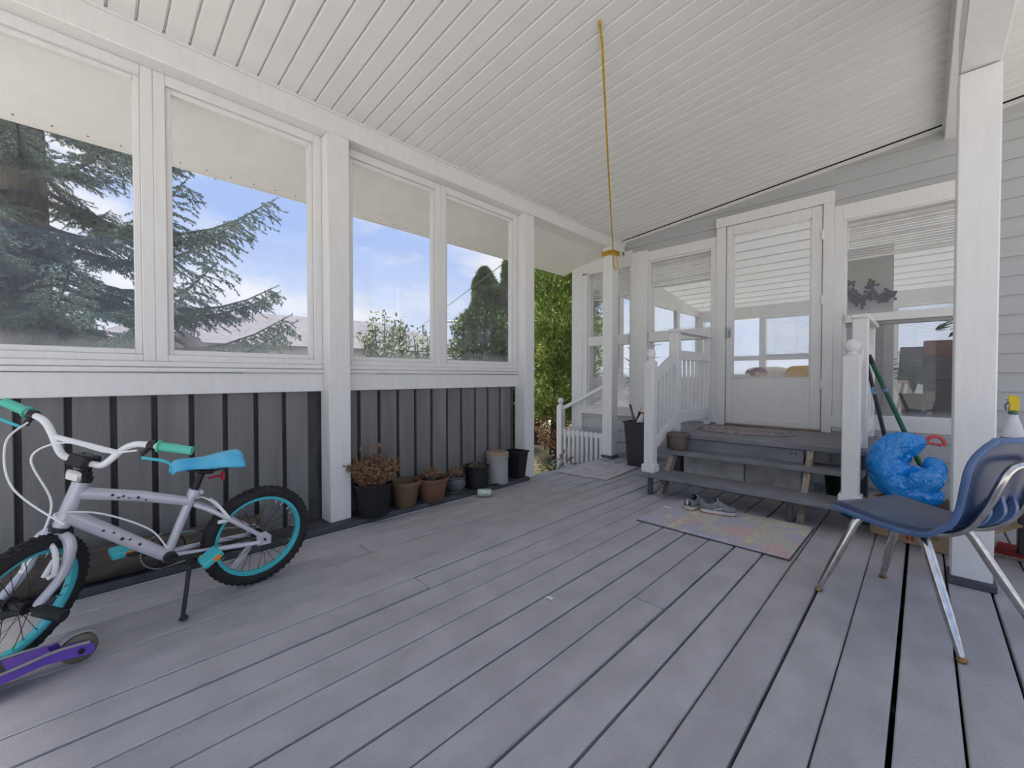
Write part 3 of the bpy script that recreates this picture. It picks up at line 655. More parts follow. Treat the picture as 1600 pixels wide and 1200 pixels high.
# ================================================================== THINGS ON THE PORCH
# ---- bicycle (local: x forward, y to the rider's left, z up; origin under the rear hub)
def build_bike():
    hdv = V(.12, -.99, 0); hdv /= np.linalg.norm(hdv); lean = R(6); lft = np.cross(V(0, 0, 1), hdv)
    upv = V(0, 0, 1)*math.cos(lean)+lft*math.sin(lean); lfv = lft*math.cos(lean)-V(0, 0, 1)*math.sin(lean)
    C = V(-2.311, .590, .004)
    W = np.eye(4); W[:3, 0] = hdv; W[:3, 1] = lfv; W[:3, 2] = upv; W[:3, 3] = C
    t = thing('bicycle', "child's silver bicycle with aqua rims leaning on its kickstand by the board wall", 'bicycle')
    t.matrix_world = Matrix(W.tolist())
    def loc(p): return np.linalg.solve(W[:3, :3], V(*p)-C)
    RW = .236
    A = V(.607, 0, .62); ax = V(.607-.653, 0, .62-.473); ax /= np.linalg.norm(ax); ST = R(42)
    def rot(p, a=ST):
        d = V(*p)-A; return A+d*math.cos(a)+np.cross(ax, d)*math.sin(a)+ax*(ax@d)*(1-math.cos(a))
    Rm = np.eye(4)
    for i in range(3): Rm[:3, i] = rot(A+np.eye(3)[i])-A
    Rm[:3, 3] = A-Rm[:3, :3]@A
    def SM(): return Rm
    bb = V(.352, 0, .262); stt = V(.272, 0, .49); htt = V(.607, 0, .615); htb = V(.653, 0, .475); rh = V(0, 0, RW)
    # front hub height so that the turned wheel touches the deck
    n = (W[:3, :3]@(Rm[:3, :3]@V(0, 1, 0)))
    lo, hi = .15, .35
    for _ in range(40):
        s_ = (lo+hi)/2; h0 = htb-ax*s_+V(.035, 0, .01); wz = (W[:3, :3]@rot(h0)+C)[2]-RW*math.sqrt(1-n[2]**2)
        if wz > .003: lo = s_
        else: hi = s_
    fh = htb-ax*lo+V(.035, 0, .01)
    # frame
    fr = MB(); fr.tube([htb-ax*.01, htt+ax*.01], .024, 12); fr.tube([bb, stt+V(-.006, 0, .02)], .017, 12)
    fr.tube([htt-ax*.035, V(.44, 0, .530), stt+V(.012, 0, -.02)], [.023, .021, .019], 12); fr.tube([htb+ax*.035, bb+V(.01, 0, .0)], [.028, .024], 12)
    fr.tube([bb+V(0, -.034, 0), bb+V(0, .034, 0)], .026, 14)
    for s in (-1, 1):
        fr.tube(spline([bb+V(-.02, s*.022, -.006), bb+V(-.1, s*.036, -.012), V(.02, s*.058, RW-.012)], 5), [.012]*5+[.011]*5+[.010], 8)
        fr.tube(spline([stt+V(-.005, s*.012, -.035), V(.19, s*.04, .405), V(.015, s*.058, RW+.02)], 5), .010, 8)
        fr.prism([(-.03, RW-.03), (.03, RW-.025), (.035, RW+.03), (-.005, RW+.035), (-.03, RW+.01)], s*.056, s*.062)
    obj('frame', fr, 'silver', t)
    cl = MB(); cl.tube([stt+V(-.004, 0, .002), stt+V(-.012, 0, .028)], .024, 12); cl.ball(stt+V(-.03, .012, .014), .010); obj('seat_clamp', cl, 'silver', t)
    obj('headset_cup', MB().tube([htt+ax*.008, htt+ax*.03], .029, 14), 'black', t); obj('headset_cup', MB().tube([htb-ax*.008, htb-ax*.024], .029, 14), 'black', t)
    # wheels
    def wheel(name, M4):
        wm = MB(); pts = [(math.cos(a)*(RW-.026), 0, math.sin(a)*(RW-.026)) for a in np.linspace(0, 2*math.pi, 49)[:-1]]
        wm.tube(pts, .026, 10, True, M4)
        for i in range(48):                       # tread knobs
            a = 2*math.pi*i/48
            for y in (-.012, .0, .012):
                q = Matrix(np.array(M4).tolist())@T((0, 0, 0), (0, a+(.06 if y == 0 else 0), 0)); wm.box(RW-.006, RW+.0025-abs(y)*.28, y-.0045, y+.0045, -.0065, .0065, 0, q)
        wo = obj(name, wm, 'rubber', t, 50)
        rm = MB(); n_ = 48; rr = RW-.047; prof = [(rr+.008, -.016), (rr-.010, -.015), (rr-.016, -.008), (rr-.016, .008), (rr-.010, .015), (rr+.008, .016)]
        vs = []; fs = []
        for i in range(n_):
            a = 2*math.pi*i/n_
            for r, y in prof: vs.append((r*math.cos(a), y, r*math.sin(a)))
        k = len(prof)
        for i in range(n_):
            for j in range(k): fs.append((i*k+j, i*k+(j+1) % k, ((i+1) % n_)*k+(j+1) % k, ((i+1) % n_)*k+j))
        rm.add(vs, fs, M4); obj('rim', rm, 'aqua', wo)
        sp = MB(); nip = MB()
        for i in range(28):
            a = 2*math.pi*i/28; s = 1 if i % 2 else -1; off = (.9 if (i//2) % 2 else -.9)
            p0 = (.02*math.cos(a+off), s*.026, .02*math.sin(a+off)); p1 = ((rr-.012)*math.cos(a), s*.003, (rr-.012)*math.sin(a))
            sp.tube([p0, p1], .0012, 4, False, M4)
            p2 = ((rr-.034)*math.cos(a), s*.005, (rr-.034)*math.sin(a)); nip.tube([p2, p1], .0024, 5, False, M4)
        obj('spokes', sp, 'darksteel', wo)['kind'] = 'stuff'; obj('spoke_nipples', nip, 'steel', wo)['kind'] = 'stuff'
        hb = MB(); hb.tube([(0, -.03, 0), (0, .03, 0)], .013, 10, False, M4); hb.tube([(0, -.030, 0), (0, -.025, 0)], .024, 12, False, M4); hb.tube([(0, .025, 0), (0, .030, 0)], .024, 12, False, M4); hb.tube([(0, -.075, 0), (0, .075, 0)], .005, 8, False, M4)
        obj('hub', hb, 'black', wo); return wo
    wr_ = wheel('rear_wheel', np.array(T(tuple(rh))))
    rf = MB(); rf.box(.055, .17, -.004, .012, -.014, .014, .004, T(tuple(rh))@T((0, 0, 0), (0, R(48), 0))); obj('wheel_reflector', rf, 'clear', wr_)
    wfw = wheel('front_wheel', Rm@np.array(T(tuple(fh))))
    # fork, brakes and peg, all turned with the bars
    fk = MB(); cr = htb-ax*.03
    fk.tube([htb-ax*.012, cr-ax*.005], .022, 10, False, Rm)
    for s in (-1, 1):
        fk.tube(spline([cr+V(0, s*.004, 0), cr+V(.004, s*.040, -.012), cr+V(.012, s*.058, -.06), cr+V(.035, s*.058, -.14), fh+V(0, s*.056, .01)], 5), [.017]*5+[.018]*5+[.017]*5+[.014]*5+[.011], 10, False, Rm)
    obj('fork', fk, 'silver', t)
    br = MB()
    for s in (-1, 1):
        br.tube(spline([cr+V(.045, s*.045, -.125), cr+V(.048, s*.050, -.075), cr+V(.045, s*.035, -.03), cr+V(.042, s*.008, -.008)], 4), .0085, 8, False, Rm)
        br.box(-.03, .03, -.006, .006, -.008, .008, .002, Matrix(Rm.tolist())@T(tuple(cr+V(.05, s*.032, -.10)), (0, R(60), 0)))
        br.tube([cr+V(.04, s*.045, -.125), cr+V(.064, s*.045, -.125)], .007, 8, False, Rm)
    br.tube([cr+V(.045, .03, -.012), cr+V(.045, -.03, -.012)], .004, 6, False, Rm); obj('front_brake', br, 'whitebar', t)
    pg = MB(); q = Rm; pg.tube([fh+V(0, .062, 0), fh+V(0, .15, 0)], [.020, .021], 14, False, q); obj('axle_peg', pg, 'black', t)
    # stem, bars
    cp = A+ax*.085+V(.028, 0, 0)
    sm = MB(); sm.tube([htt+ax*.02, A+ax*.075], .016, 10, False, Rm); sm.tube([htt+ax*.028, htt+ax*.045], .022, 12, False, Rm); sm.box(-.03, .045, -.030, .030, -.022, .022, .006, Matrix(Rm.tolist())@T(tuple(cp-V(.012, 0, 0)), (0, R(-18), 0)))
    st_ = obj('stem', sm, 'black', t)
    for dx in (-.022, .022):
        for dy in (-.02, .02): obj('stem_bolt', MB().tube([cp+V(dx, dy, .018), cp+V(dx, dy, .027)], .005, 6, False, Rm), 'steel', st_)
    def B(x, y, z): return cp+V(x, y, z)
    hbm = MB(); half = [B(0, 0, 0), B(0, .04, 0), B(.002, .075, .012), B(-.004, .12, .075), B(-.010, .15, .103), B(-.018, .19, .113), B(-.045, .32, .118)]
    fullp = [V(p[0], -p[1], p[2]) for p in half[:0:-1]]+half
    hbm.tube(spline(fullp, 5), .0115, 10, False, Rm)
    hbm.tube([B(-.003, -.112, .064), B(-.003, .112, .064)], .0095, 10, False, Rm)
    obj('handlebar', hbm, 'whitebar', t)
    for s in (-1, 1):
        g = MB(); p0 = B(-.026, s*.225, .115); p1 = B(-.049, s*.33, .119); d = p1-p0
        g.tube([p0, p0+d*.05, p0+d*.07, p0+d*.5, p0+d*.95, p1], [.022, .022, .0155, .0165, .0155, .017], 14, False, Rm); obj('grip', g, 'mint', t)
        lv = MB(); b0 = B(-.022, s*.207, .114); lv.tube([b0-V(0, s*.010, 0), b0+V(0, s*.010, 0)], .017, 10, False, Rm)
        lv.bar(tuple(rot(b0)), tuple(rot(b0+V(.032, -s*.010, -.030))), .016, .014, b=.003); lo_ = obj('lever_clamp', lv, 'black', t)
        l2 = MB(); l2.tube(spline([b0+V(.036, s*.0, -.036), b0+V(.040, s*.03, -.030), b0+V(.038, s*.075, -.026), b0+V(.030, s*.095, -.036)], 4), .005, 6, False, Rm); obj('brake_lever', l2, 'aqua', t)
    def cable(pts): 
        return MB().tube(spline(pts, 8), .0033, 6)
    c1 = rot(B(.014, .185, .10)); c2 = rot(B(.014, -.185, .10))
    obj('brake_cable', cable([c1, rot(B(.03, .10, .075)), rot(B(.055, -.02, .085)), rot(B(.09, -.085, .02)), rot(B(.06, -.03, -.14)), rot(cr+V(.05, -.01, .0))]), 'whitebar', t)
    obj('brake_cable', cable([c2, rot(B(.09, -.17, .05)), rot(B(.12, -.10, -.08)), rot(B(.11, .06, -.17)), htb+V(.02, .05, .06), V(.56, .03, .50), V(.42, .03, .40), V(.36, .03, .30)]), 'whitebar', t)
    rfc = MB(); rfc.box(-.008, .008, -.026, .026, -.02, .02, .008, Matrix(Rm.tolist())@T(tuple(cp+V(.05, .02, -.03)))); obj('front_reflector', rfc, 'clear', t)
    dc_ = MB()
    def star(cx, cy, cz, r, k=5):
        dc_.prism([(cx+(r if q % 2 == 0 else r*.4)*math.cos(math.pi*q/k), cz+(r if q % 2 == 0 else r*.4)*math.sin(math.pi*q/k)) for q in range(2*k)], cy, cy+.0012)
    p0, p1 = htt-ax*.035, stt+V(.012, 0, -.02)
    for f, r, dz in ((.28, .008, .004), (.33, .006, -.004), (.37, .007, .003), (.42, .005, -.002), (.50, .008, .002), (.57, .005, -.005)): q = p0*(1-f)+p1*f; star(q[0], .0212-.0, q[2]+.004+dz, r)
    p0, p1 = htb+ax*.035, bb
    for f, r, dz in ((.32, .007, .0), (.42, .006, .008), (.50, .010, -.004), (.58, .006, .006), (.68, .008, .002)): q = p0*(1-f)+p1*f; star(q[0], .0262, q[2]+dz, r)
    obj('star_decals', dc_, 'blackmatte', t)['kind'] = 'stuff'
    # saddle and post
    pd = (stt-bb)/np.linalg.norm(stt-bb); sc = V(.218, 0, .625)
    sp_ = MB(); sp_.tube([stt, V(.235, 0, .598)], .0135, 10); obj('seat_post', sp_, 'black', t)
    ck = MB(); ck.box(.195, .25, -.018, .018, .580, .605, .006); 
    for s in (-1, 1): ck.tube(spline([(.30, s*.012, .612), (.25, s*.020, .595), (.19, s*.022, .595), (.145, s*.03, .615)], 4), .0035, 6)
    obj('saddle_clamp', ck, 'black', t)
    def sad(u, v, low=0):
        x = .340-.24*u; wv = .021+.068*max(0, (u-.28)/.72)**1.5*(1 if u < .93 else 1-(u-.93)*3.2); a = (v-.5)*2
        zt_ = .645+.004*math.sin(u*3.1)-.010*math.exp(-((u-.45)/.25)**2)+.012*u; ed = (abs(a))**2.6
        nose = 1 if u > .06 else .55+7.5*u
        return (x, a*wv*nose, zt_-ed*(.034+.030*max(0, u-.35))-(0 if u > .05 else (.05-u)*.25))
    sd = MB(); sd.grid(sad, 20, 14); so_ = obj('saddle', sd, 'saddleblue', t, 60); so_.modifiers.new('thick', 'SOLIDIFY').thickness = .012
    rr_ = MB(); rr_.box(.155, .163, -.018, .018, .538, .578, .004); rr_.tube([(.163, 0, .56), (.215, 0, .558)], .005, 6); obj('rear_reflector', rr_, 'red', t)
    # rear brake
    rb_ = MB()
    for s in (-1, 1):
        rb_.tube(spline([V(.145, s*.046, .372), V(.165, s*.05, .405), V(.19, s*.03, .445), V(.20, s*.010, .455)], 4), .007, 8)
    rb_.tube(spline([V(.20, .03, .452), V(.23, .0, .475), V(.262, .02, .485)], 4), .003, 6); rb_.box(.125, .185, .028, .04, .352, .368, .003); obj('rear_brake', rb_, 'whitebar', t)
    # drivetrain
    cr_ = MB(); pts = [(bb[0]+.072*math.cos(a), -.042, bb[2]+.072*math.sin(a)) for a in np.linspace(0, 2*math.pi, 33)[:-1]]; cr_.tube(pts, .004, 6, True)
    for i in range(5):
        a = 2*math.pi*i/5; cr_.bar((bb[0], -.042, bb[2]), (bb[0]+.07*math.cos(a), -.042, bb[2]+.07*math.sin(a)), .004, .012, up=(0, 1, 0))
    cg = obj('chain_ring', cr_, 'darksteel', t)
    ch = MB(); ang = 0; k = 40
    for i in range(k):
        f = i/(k-1); ch.box(-.005, .005, -.003, .003, -.004, .004, 0, T((bb[0]*(1-f)+0*f, -.042, bb[2]+.075*(1-f)+(RW+.03-bb[2])*f)))
        ch.box(-.005, .005, -.003, .003, -.004, .004, 0, T((bb[0]*(1-f), -.042, bb[2]-.075*(1-f)+(RW-.03-bb[2])*f)))
    for i in range(20):
        a = -math.pi/2+math.pi*i/19; ch.box(-.005, .005, -.003, .003, -.004, .004, 0, T((bb[0]+.075*math.cos(a), -.042, bb[2]+.075*math.sin(a))))
    obj('chain', ch, 'steel', t)['kind'] = 'stuff'
    ck2 = MB(); ck2.tube([bb+V(0, .036, 0), bb+V(0, .058, 0)], .024, 14); ck2.bar(tuple(bb+V(0, .062, 0)), tuple(bb+V(-.118, .066, -.012)), .012, .02, up=(0, 1, 0), b=.003); obj('crank', ck2, 'black', t)
    ck3 = MB(); ck3.bar(tuple(bb+V(0, -.05, 0)), tuple(bb+V(.118, -.058, .012)), .012, .02, up=(0, 1, 0), b=.003); obj('crank', ck3, 'black', t)
    for p, ro in ((bb+V(-.118, .115, -.012), R(35)), (bb+V(.118, -.11, .012), R(5))):
        pm_ = MB(); pm_.box(-.04, .04, -.042, .042, -.013, .013, .006, T(tuple(p), (0, ro, 0))); po = obj('pedal', pm_, 'aqua', t)
        pr = MB()
        pr.box(-.028, .0, .041, .045, -.009, .009, .001, T(tuple(p), (0, ro, 0))); obj('pedal_reflector', pr, 'orange', po)
    ln = MB(); ln.ball(bb+V(-.098, .078, -.022), .012, 10, 6); obj('crank_bead', ln, 'lime', t)
    # kickstand
    kf = loc(V(-2.158, .284, .012)); ks = MB(); k0 = bb+V(-.07, .028, -.02); ks.bar(tuple(k0+V(0, 0, .012)), tuple(k0-V(0, -.01, .04)), .03, .025, b=.004); ks.tube([k0-V(0, -.006, .02), kf+V(0, -.006, .02), kf], [.009, .008, .008], 8); ks.ball(kf, .013, 8, 6, (1.3, 1, .8))
    obj('kickstand', ks, 'black', t)
build_bike()

# ---- purple scooter, rear end in view
def build_scooter():
    p = onZ(124, 1025)+V(.045, 0, 0); q = onZ(0, 1074)+V(.045, 0, 0); d = q-p; a = math.atan2(d[1], d[0])
    t = thing('kick_scooter', 'purple folding kick scooter lying beside the bicycle front wheel', 'scooter', (p[0], p[1], 0), a)
    def prof(x): return .045+.075*(1/(1+math.exp(-(x-.10)/.03))) - .0
    dk = MB(); vs = []
    L = .52; n = 22
    for i in range(n+1):
        x = -.02+L*i/n; w_ = .03+.028*(1/(1+math.exp(-(x-.13)/.028))); z0 = .052+.020*math.exp(-(x/.08)**2)*0; z1 = z0+.03+.012*math.exp(-((x)/.1)**2)
        vs += [(x, -w_, z0), (x, w_, z0), (x, w_, z1-.006), (x, w_-.008, z1), (x, -w_+.008, z1), (x, -w_, z1-.006)]
    fs = []
    for i in range(n):
        for j in range(6): fs.append((i*6+j, i*6+(j+1) % 6, i*6+6+(j+1) % 6, i*6+6+j))
    fs += [(5, 4, 3, 2, 1, 0), tuple(n*6+j for j in range(6))]
    # fork slot for the wheel: two cheeks instead of a solid tail
    dk2 = MB(); dk2.add(np.array(vs)[6*4:], [f for f in [tuple(k-24 for k in f) for f in fs[:-2]] if min(f) >= 0]+[(5, 4, 3, 2, 1, 0), tuple((n-4)*6+j for j in range(6))])
    for s in (-1, 1): dk2.prism([(-.035, .035), (-.02, .028), (.10, .052), (.10, .082), (.02, .085), (-.03, .062)], s*.022, s*.030)
    obj('deck', dk2, 'purple', t, 30)
    gp = MB(); gp.box(.17, .49, -.045, .045, .0825, .085, .001); obj('grip_tape', gp, 'grip', t)
    tr = MB(); tr.tube(spline([(-.02, .032, .072), (.06, .034, .083), (.14, .05, .085), (.25, .060, .083), (.5, .060, .083)], 5), .005, 6); tr.tube(spline([(-.02, -.032, .072), (.06, -.034, .083), (.14, -.05, .085), (.25, -.060, .083), (.5, -.060, .083)], 5), .005, 6); obj('edge_trim', tr, 'greymetal', t)
    def whl(x, name):
        wm = MB(); Mx = T((x, 0, .05), (R(90), 0, 0)); wm.lathe([(.012, -.012), (.040, -.012), (.049, -.006), (.05, 0), (.049, .006), (.040, .012), (.012, .012)], 24, Mx); wo = obj(name, wm, 'pu', t); obj('axle_bolt', MB().tube([(x, -.036, .05), (x, .036, .05)], .009, 8), 'black', wo)
    whl(-.0, 'rear_wheel'); whl(.66, 'front_wheel')
    fe = MB(); fe.grid(lambda u, v: ((-.0)+.064*math.cos(R(150-110*u)), (v-.5)*.036, .05+.060*math.sin(R(150-110*u))), 12, 4); fo = obj('brake_fender', fe, 'greymetal', t); fo.modifiers.new('thick', 'SOLIDIFY').thickness = .004
    sm = MB(); sm.tube([(.49, 0, .07), (.57, 0, .10)], .02, 10); sm.tube([(.66, 0, .05), (.62, 0, .14), (.57, 0, .62)], .016, 10); sm.tube([(.57, -.16, .62), (.57, .16, .62)], .012, 10); obj('steering_column', sm, 'purple', t)
build_scooter()

# ---- pots along the wall
ZK = .038
def pot_mesh(rt, rb, h, rim=.02, th=.006, rimout=.008):
    return MB().lathe([(.0001, 0), (rb-.006, 0), (rb, .006), (rt-.006, h-rim), (rt+rimout-.002, h-rim), (rt+rimout, h-rim+.003), (rt+rimout, h-.003), (rt+rimout-.003, h), (rt-th, h), (rt-th-.004, h-.02), (rb+(rt-rb)*.35-th-.004, h*.4)], 28)
def pot(p, rt, rb, h, m, label, soil=.03, rim=.02, rimout=.006, name='flower_pot', cat='flower pot', z=ZK):
    t = thing(name, label, cat, (p[0], p[1], z)); obj('pot', pot_mesh(rt, rb, h, rim, rimout=rimout), m, t)
    if soil: obj('soil', MB().lathe([(rt*.97-.010, h-soil-.004), (rt*.8, h-soil+.006), (rt*.4, h-soil+.004), (.0001, h-soil+.008)], 20), 'soil', t)
    return t
def dry_clump(rad, h, n, seed, z0, lean=.35, leafn=8, size=.014, stem=.0016):
    g = np.random.default_rng(seed); mb = MB(); ms = MB()
    for i in range(n):
        a = g.uniform(0, 2*math.pi); r = rad*math.sqrt(g.uniform(0, 1))*.5; p = V(r*math.cos(a), r*math.sin(a), z0)
        l = lean*g.uniform(.2, 1); e = p+V(math.cos(a)*rad*l*1.7, math.sin(a)*rad*l*1.7, h*g.uniform(.6, 1))
        m_ = (p+e)/2+V(0, 0, h*.1); pts = spline([p, m_, e], 3); ms.tube(pts, stem, 3)
        for k in range(leafn):
            f = g.uniform(.3, 1); c = p*(1-f)**2+2*m_*f*(1-f)+e*f*f+g.normal(0, .006, 3)
            d = g.normal(0, 1, 3); d /= np.linalg.norm(d); q = np.cross(d, g.normal(0, 1, 3)); q /= max(np.linalg.norm(q), .01); s = size*g.uniform(.6, 1.3)
            mb.add([c, c+d*s+q*s*.35, c+d*s*2, c+d*s-q*s*.35], [(0, 1, 2, 3)])
    return mb, ms
def wp(u, v, z=ZK, r=.11):
    p = onZ(u, v, z); s = min(1, (-2.885+r)/p[0]); return V(p[0]*s, p[1]*s, 0)
p = V(-2.745, 1.422, 0)
t = pot(p, .130, .105, .225, 'blackmatte', 'large black nursery pot of dried brown foliage beside the tall white post', name='potted_dried_plant', cat='plant')
a_, b_ = dry_clump(.165, .21, 330, 5, .185, .46, 16, .012)
for q_ in a_.v+b_.v: q_[:, 0] = np.maximum(q_[:, 0], -.148); q_[:, 1] = np.where(q_[:, 0] < -.02, np.maximum(q_[:, 1], -.138), q_[:, 1])
o = obj('dried_foliage', a_, 'dry', t, 0); o['kind'] = 'stuff'; obj('stems', b_, 'dry', t)['kind'] = 'stuff'
for k in range(4): 
    g_ = MB(); x, y = rnd.uniform(-.09, .09), rnd.uniform(-.09, .09); g_.tube([(x, y, .22), (x*1.2, y*1.2, .47)], .002, 4); g_.ball((x*1.2, y*1.2, .475), .012, 6, 4, (1, 1, 1.5)); obj('seed_head', g_, 'dry', t)
p = wp(633, 785, r=.125); pot(p, .112, .078, .19, 'browncl', 'empty light brown plastic flower pot beside the dried foliage', soil=.07, rim=.03, rimout=.01)
p = wp(675, 770, r=.14); t = pot(p, .13, .088, .18, 'terracotta', 'terracotta coloured flower pot with short dry stems', rim=.025)
a_, b_ = dry_clump(.055, .11, 60, 9, .14, .4, 8, .012); obj('dry_stems', a_, 'dry', t, 0)['kind'] = 'stuff'; obj('twigs', b_, 'drytan', t)['kind'] = 'stuff'
p = wp(712, 764, r=.085); t = thing('flower_pot', 'small grey glazed pot on a saucer with a wilted plant', 'flower pot', (p[0], p[1], ZK)); t.scale = (1.18, 1.18, 1.15)
obj('pot', MB().lathe([(.0001, .012), (.052, .012), (.068, .04), (.072, .075), (.064, .098), (.072, .104), (.072, .114), (.062, .114), (.058, .095)], 26), 'greyglaze', t); obj('saucer', MB().lathe([(.0001, 0), (.07, 0), (.08, .012), (.078, .014), (.066, .012)], 24), 'greyglaze', t); obj('soil', MB().lathe([(.06, .092), (.0001, .098)], 16), 'soil', t)
a_, b_ = dry_clump(.05, .10, 34, 12, .09, .5, 6, .009); obj('wilted_leaves', a_, 'drytan', t, 0)['kind'] = 'stuff'; obj('twigs', b_, 'dry', t)['kind'] = 'stuff'
p = wp(745, 757); t = pot(p, .105, .088, .195, 'blackmatte', 'black nursery pot with two bare twigs beside the grey pedal bin', soil=.02)
tw_ = MB(); tw_.tube([(0, 0, .16), (-.012, .01, .32)], [.005, .002], 5); tw_.tube([(-.012, .0, .30), (.06, .02, .19)], .003, 5); tw_.tube([(-.07, -.02, .19), (.0, -.01, .215)], .004, 5); obj('bare_twigs', tw_, 'drytan', t)
a_, b_ = dry_clump(.08, .03, 50, 14, .175, .6, 4, .008); obj('dry_litter', a_, 'drytan', t, 0)['kind'] = 'stuff'
p = wp(777, 752); t = thing('pedal_bin', 'small grey metal pedal bin with a tan lid', 'bin', (p[0], p[1], ZK))
obj('body', MB().lathe([(.0001, 0), (.098, 0), (.1, .012), (.1, .245), (.0001, .245)], 28), 'greymetal', t); obj('lid', MB().lathe([(.104, .246), (.105, .272), (.095, .284), (.0001, .29)], 28), 'tanlid', t); obj('pedal', MB().box(.06, .11, -.12, -.07, .006, .016, .003), 'black', t); obj('lid_band', MB().lathe([(.102, .232), (.106, .234), (.106, .25), (.102, .252)], 28), 'greymetal', t)
p = wp(801, 745); t = thing('waste_bin', 'black plastic waste bin between the pedal bin and the porch post', 'bin', (-2.80, 2.92, 0.038), R(10))
vs = lambda w0, w1, h: MB().prism([(-w0, 0), (w0, 0), (w1, h), (-w1, h)], -.07, .07)
def taper_bin(t, wb0, wt0, db, dt, h, m, rimw=.012):
    mb = MB(); th = .006
    o_ = [(-wb0, -db, 0), (wb0, -db, 0), (wb0, db, 0), (-wb0, db, 0), (-wt0, -dt, h), (wt0, -dt, h), (wt0, dt, h), (-wt0, dt, h)]
    i_ = [(a*(1-th/abs(a)), b*(1-th/abs(b)), c+(th if c == 0 else 0)) for a, b, c in o_]
    fs = [(3, 2, 1, 0), (0, 1, 5, 4), (1, 2, 6, 5), (2, 3, 7, 6), (3, 0, 4, 7), (8, 9, 10, 11), (12, 13, 9, 8), (13, 14, 10, 9), (14, 15, 11, 10), (15, 12, 8, 11), (4, 5, 13, 12), (5, 6, 14, 13), (6, 7, 15, 14), (7, 4, 12, 15)]
    mb.add(o_+i_, fs); b_ = obj('body', mb, m, t)
    rm = MB(); R_ = rimw
    for a, b, c, d in ((-wt0-R_, wt0+R_, -dt-R_, -dt), (-wt0-R_, wt0+R_, dt, dt+R_), (-wt0-R_, -wt0, -dt, dt), (wt0, wt0+R_, -dt, dt)): rm.box(a, b, c, d, h-.018, h, .003)
    obj('rim', rm, m, t)
taper_bin(t, .07, .095, .055, .08, .255, 'blackmatte', .008)
p = onZ(757, 776, 0); a = R(62)
t = thing('drink_can', 'crushed pale green drink can lying on the deck boards', 'can', (p[0], p[1], .033), R(48))
mx_ = T((0, 0, 0), (0, R(90), 0)); obj('body', MB().lathe([(.024, -.06), (.027, -.058), (.033, -.048), (.0325, -.01), (.031, .0), (.033, .012), (.033, .046), (.026, .058), (.024, .06)], 22, mx_), 'cangreen', t); obj('end', MB().lathe([(.0001, -.054), (.022, -.054), (.025, -.061), (.027, -.059)], 22, mx_), 'alu', t); obj('end', MB().lathe([(.0001, .056), (.022, .056), (.025, .061), (.027, .059)], 22, mx_), 'alu', t)
p = V(-2.80, .22, 0); t = thing('carpet_roll', 'long brown roll of carpet lying behind the bicycle along the wall', 'roll', (-2.775, .26, .038))
obj('roll', MB().tube([(0, -.62, .082), (.0, .0, .080), (.01, .46, .078)], [.080, .080, .078], 20), 'rollbrown', t); pts = [(.012*k**.5*math.cos(k*.7)*1.2, .462, .078+.012*k**.5*math.sin(k*.7)*1.2) for k in range(1, 36)]; obj('rolled_edge', MB().tube(pts, .003, 5), 'matback', t)

# ---- rugs and small things on the deck
t = thing('floor_mat', 'faded floral patchwork mat with the sneakers on it', 'mat', (-.957, 3.022, 0), R(-.8))
obj('mat_pile', MB().box(-.45, .45, -.333, .333, .002, .014, .005), 'quilt', t)
for x in (-.215, .225): obj('printed_band', MB().box(x-.022, x+.022, -.332, .332, .0135, .0146), 'quiltband', t)
obj('mat_edge', MB().box(-.456, .456, -.339, .339, .0, .006, .002), 'deck_dark', t)
t = thing('rag_rug', 'pale woven rag rug on the deck near the roped post', 'rug', (-2.475, 3.88, 0), R(4))
obj('rug_pile', MB().box(-.275, .275, -.37, .37, .001, .011, .004), 'rag', t)
fr_ = MB()
for s in (-1, 1):
    for k in range(40): x = -.27+.54*k/39; fr_.tube([(x, s*.368, .005), (x+rnd.uniform(-.008, .008), s*(.395+rnd.uniform(0, .012)), .003)], .002, 4)
obj('fringe', fr_, 'rag', t)['kind'] = 'stuff'
t = thing('oval_rug', 'oval braided rug on the landing before the storm door', 'rug', (-1.20, 4.36, .485), R(2))
for k in range(7):
    f = 1-k*.14; obj('braid', MB().tube([(.40*f*math.cos(a)+0, (.245*f)*math.sin(a), .008) for a in np.linspace(0, 2*math.pi, 41)[:-1]], [.0195]*40, 6, True, T((0, 0, 0), (0, 0, 0), (1, 1, .55))), 'oval', t)
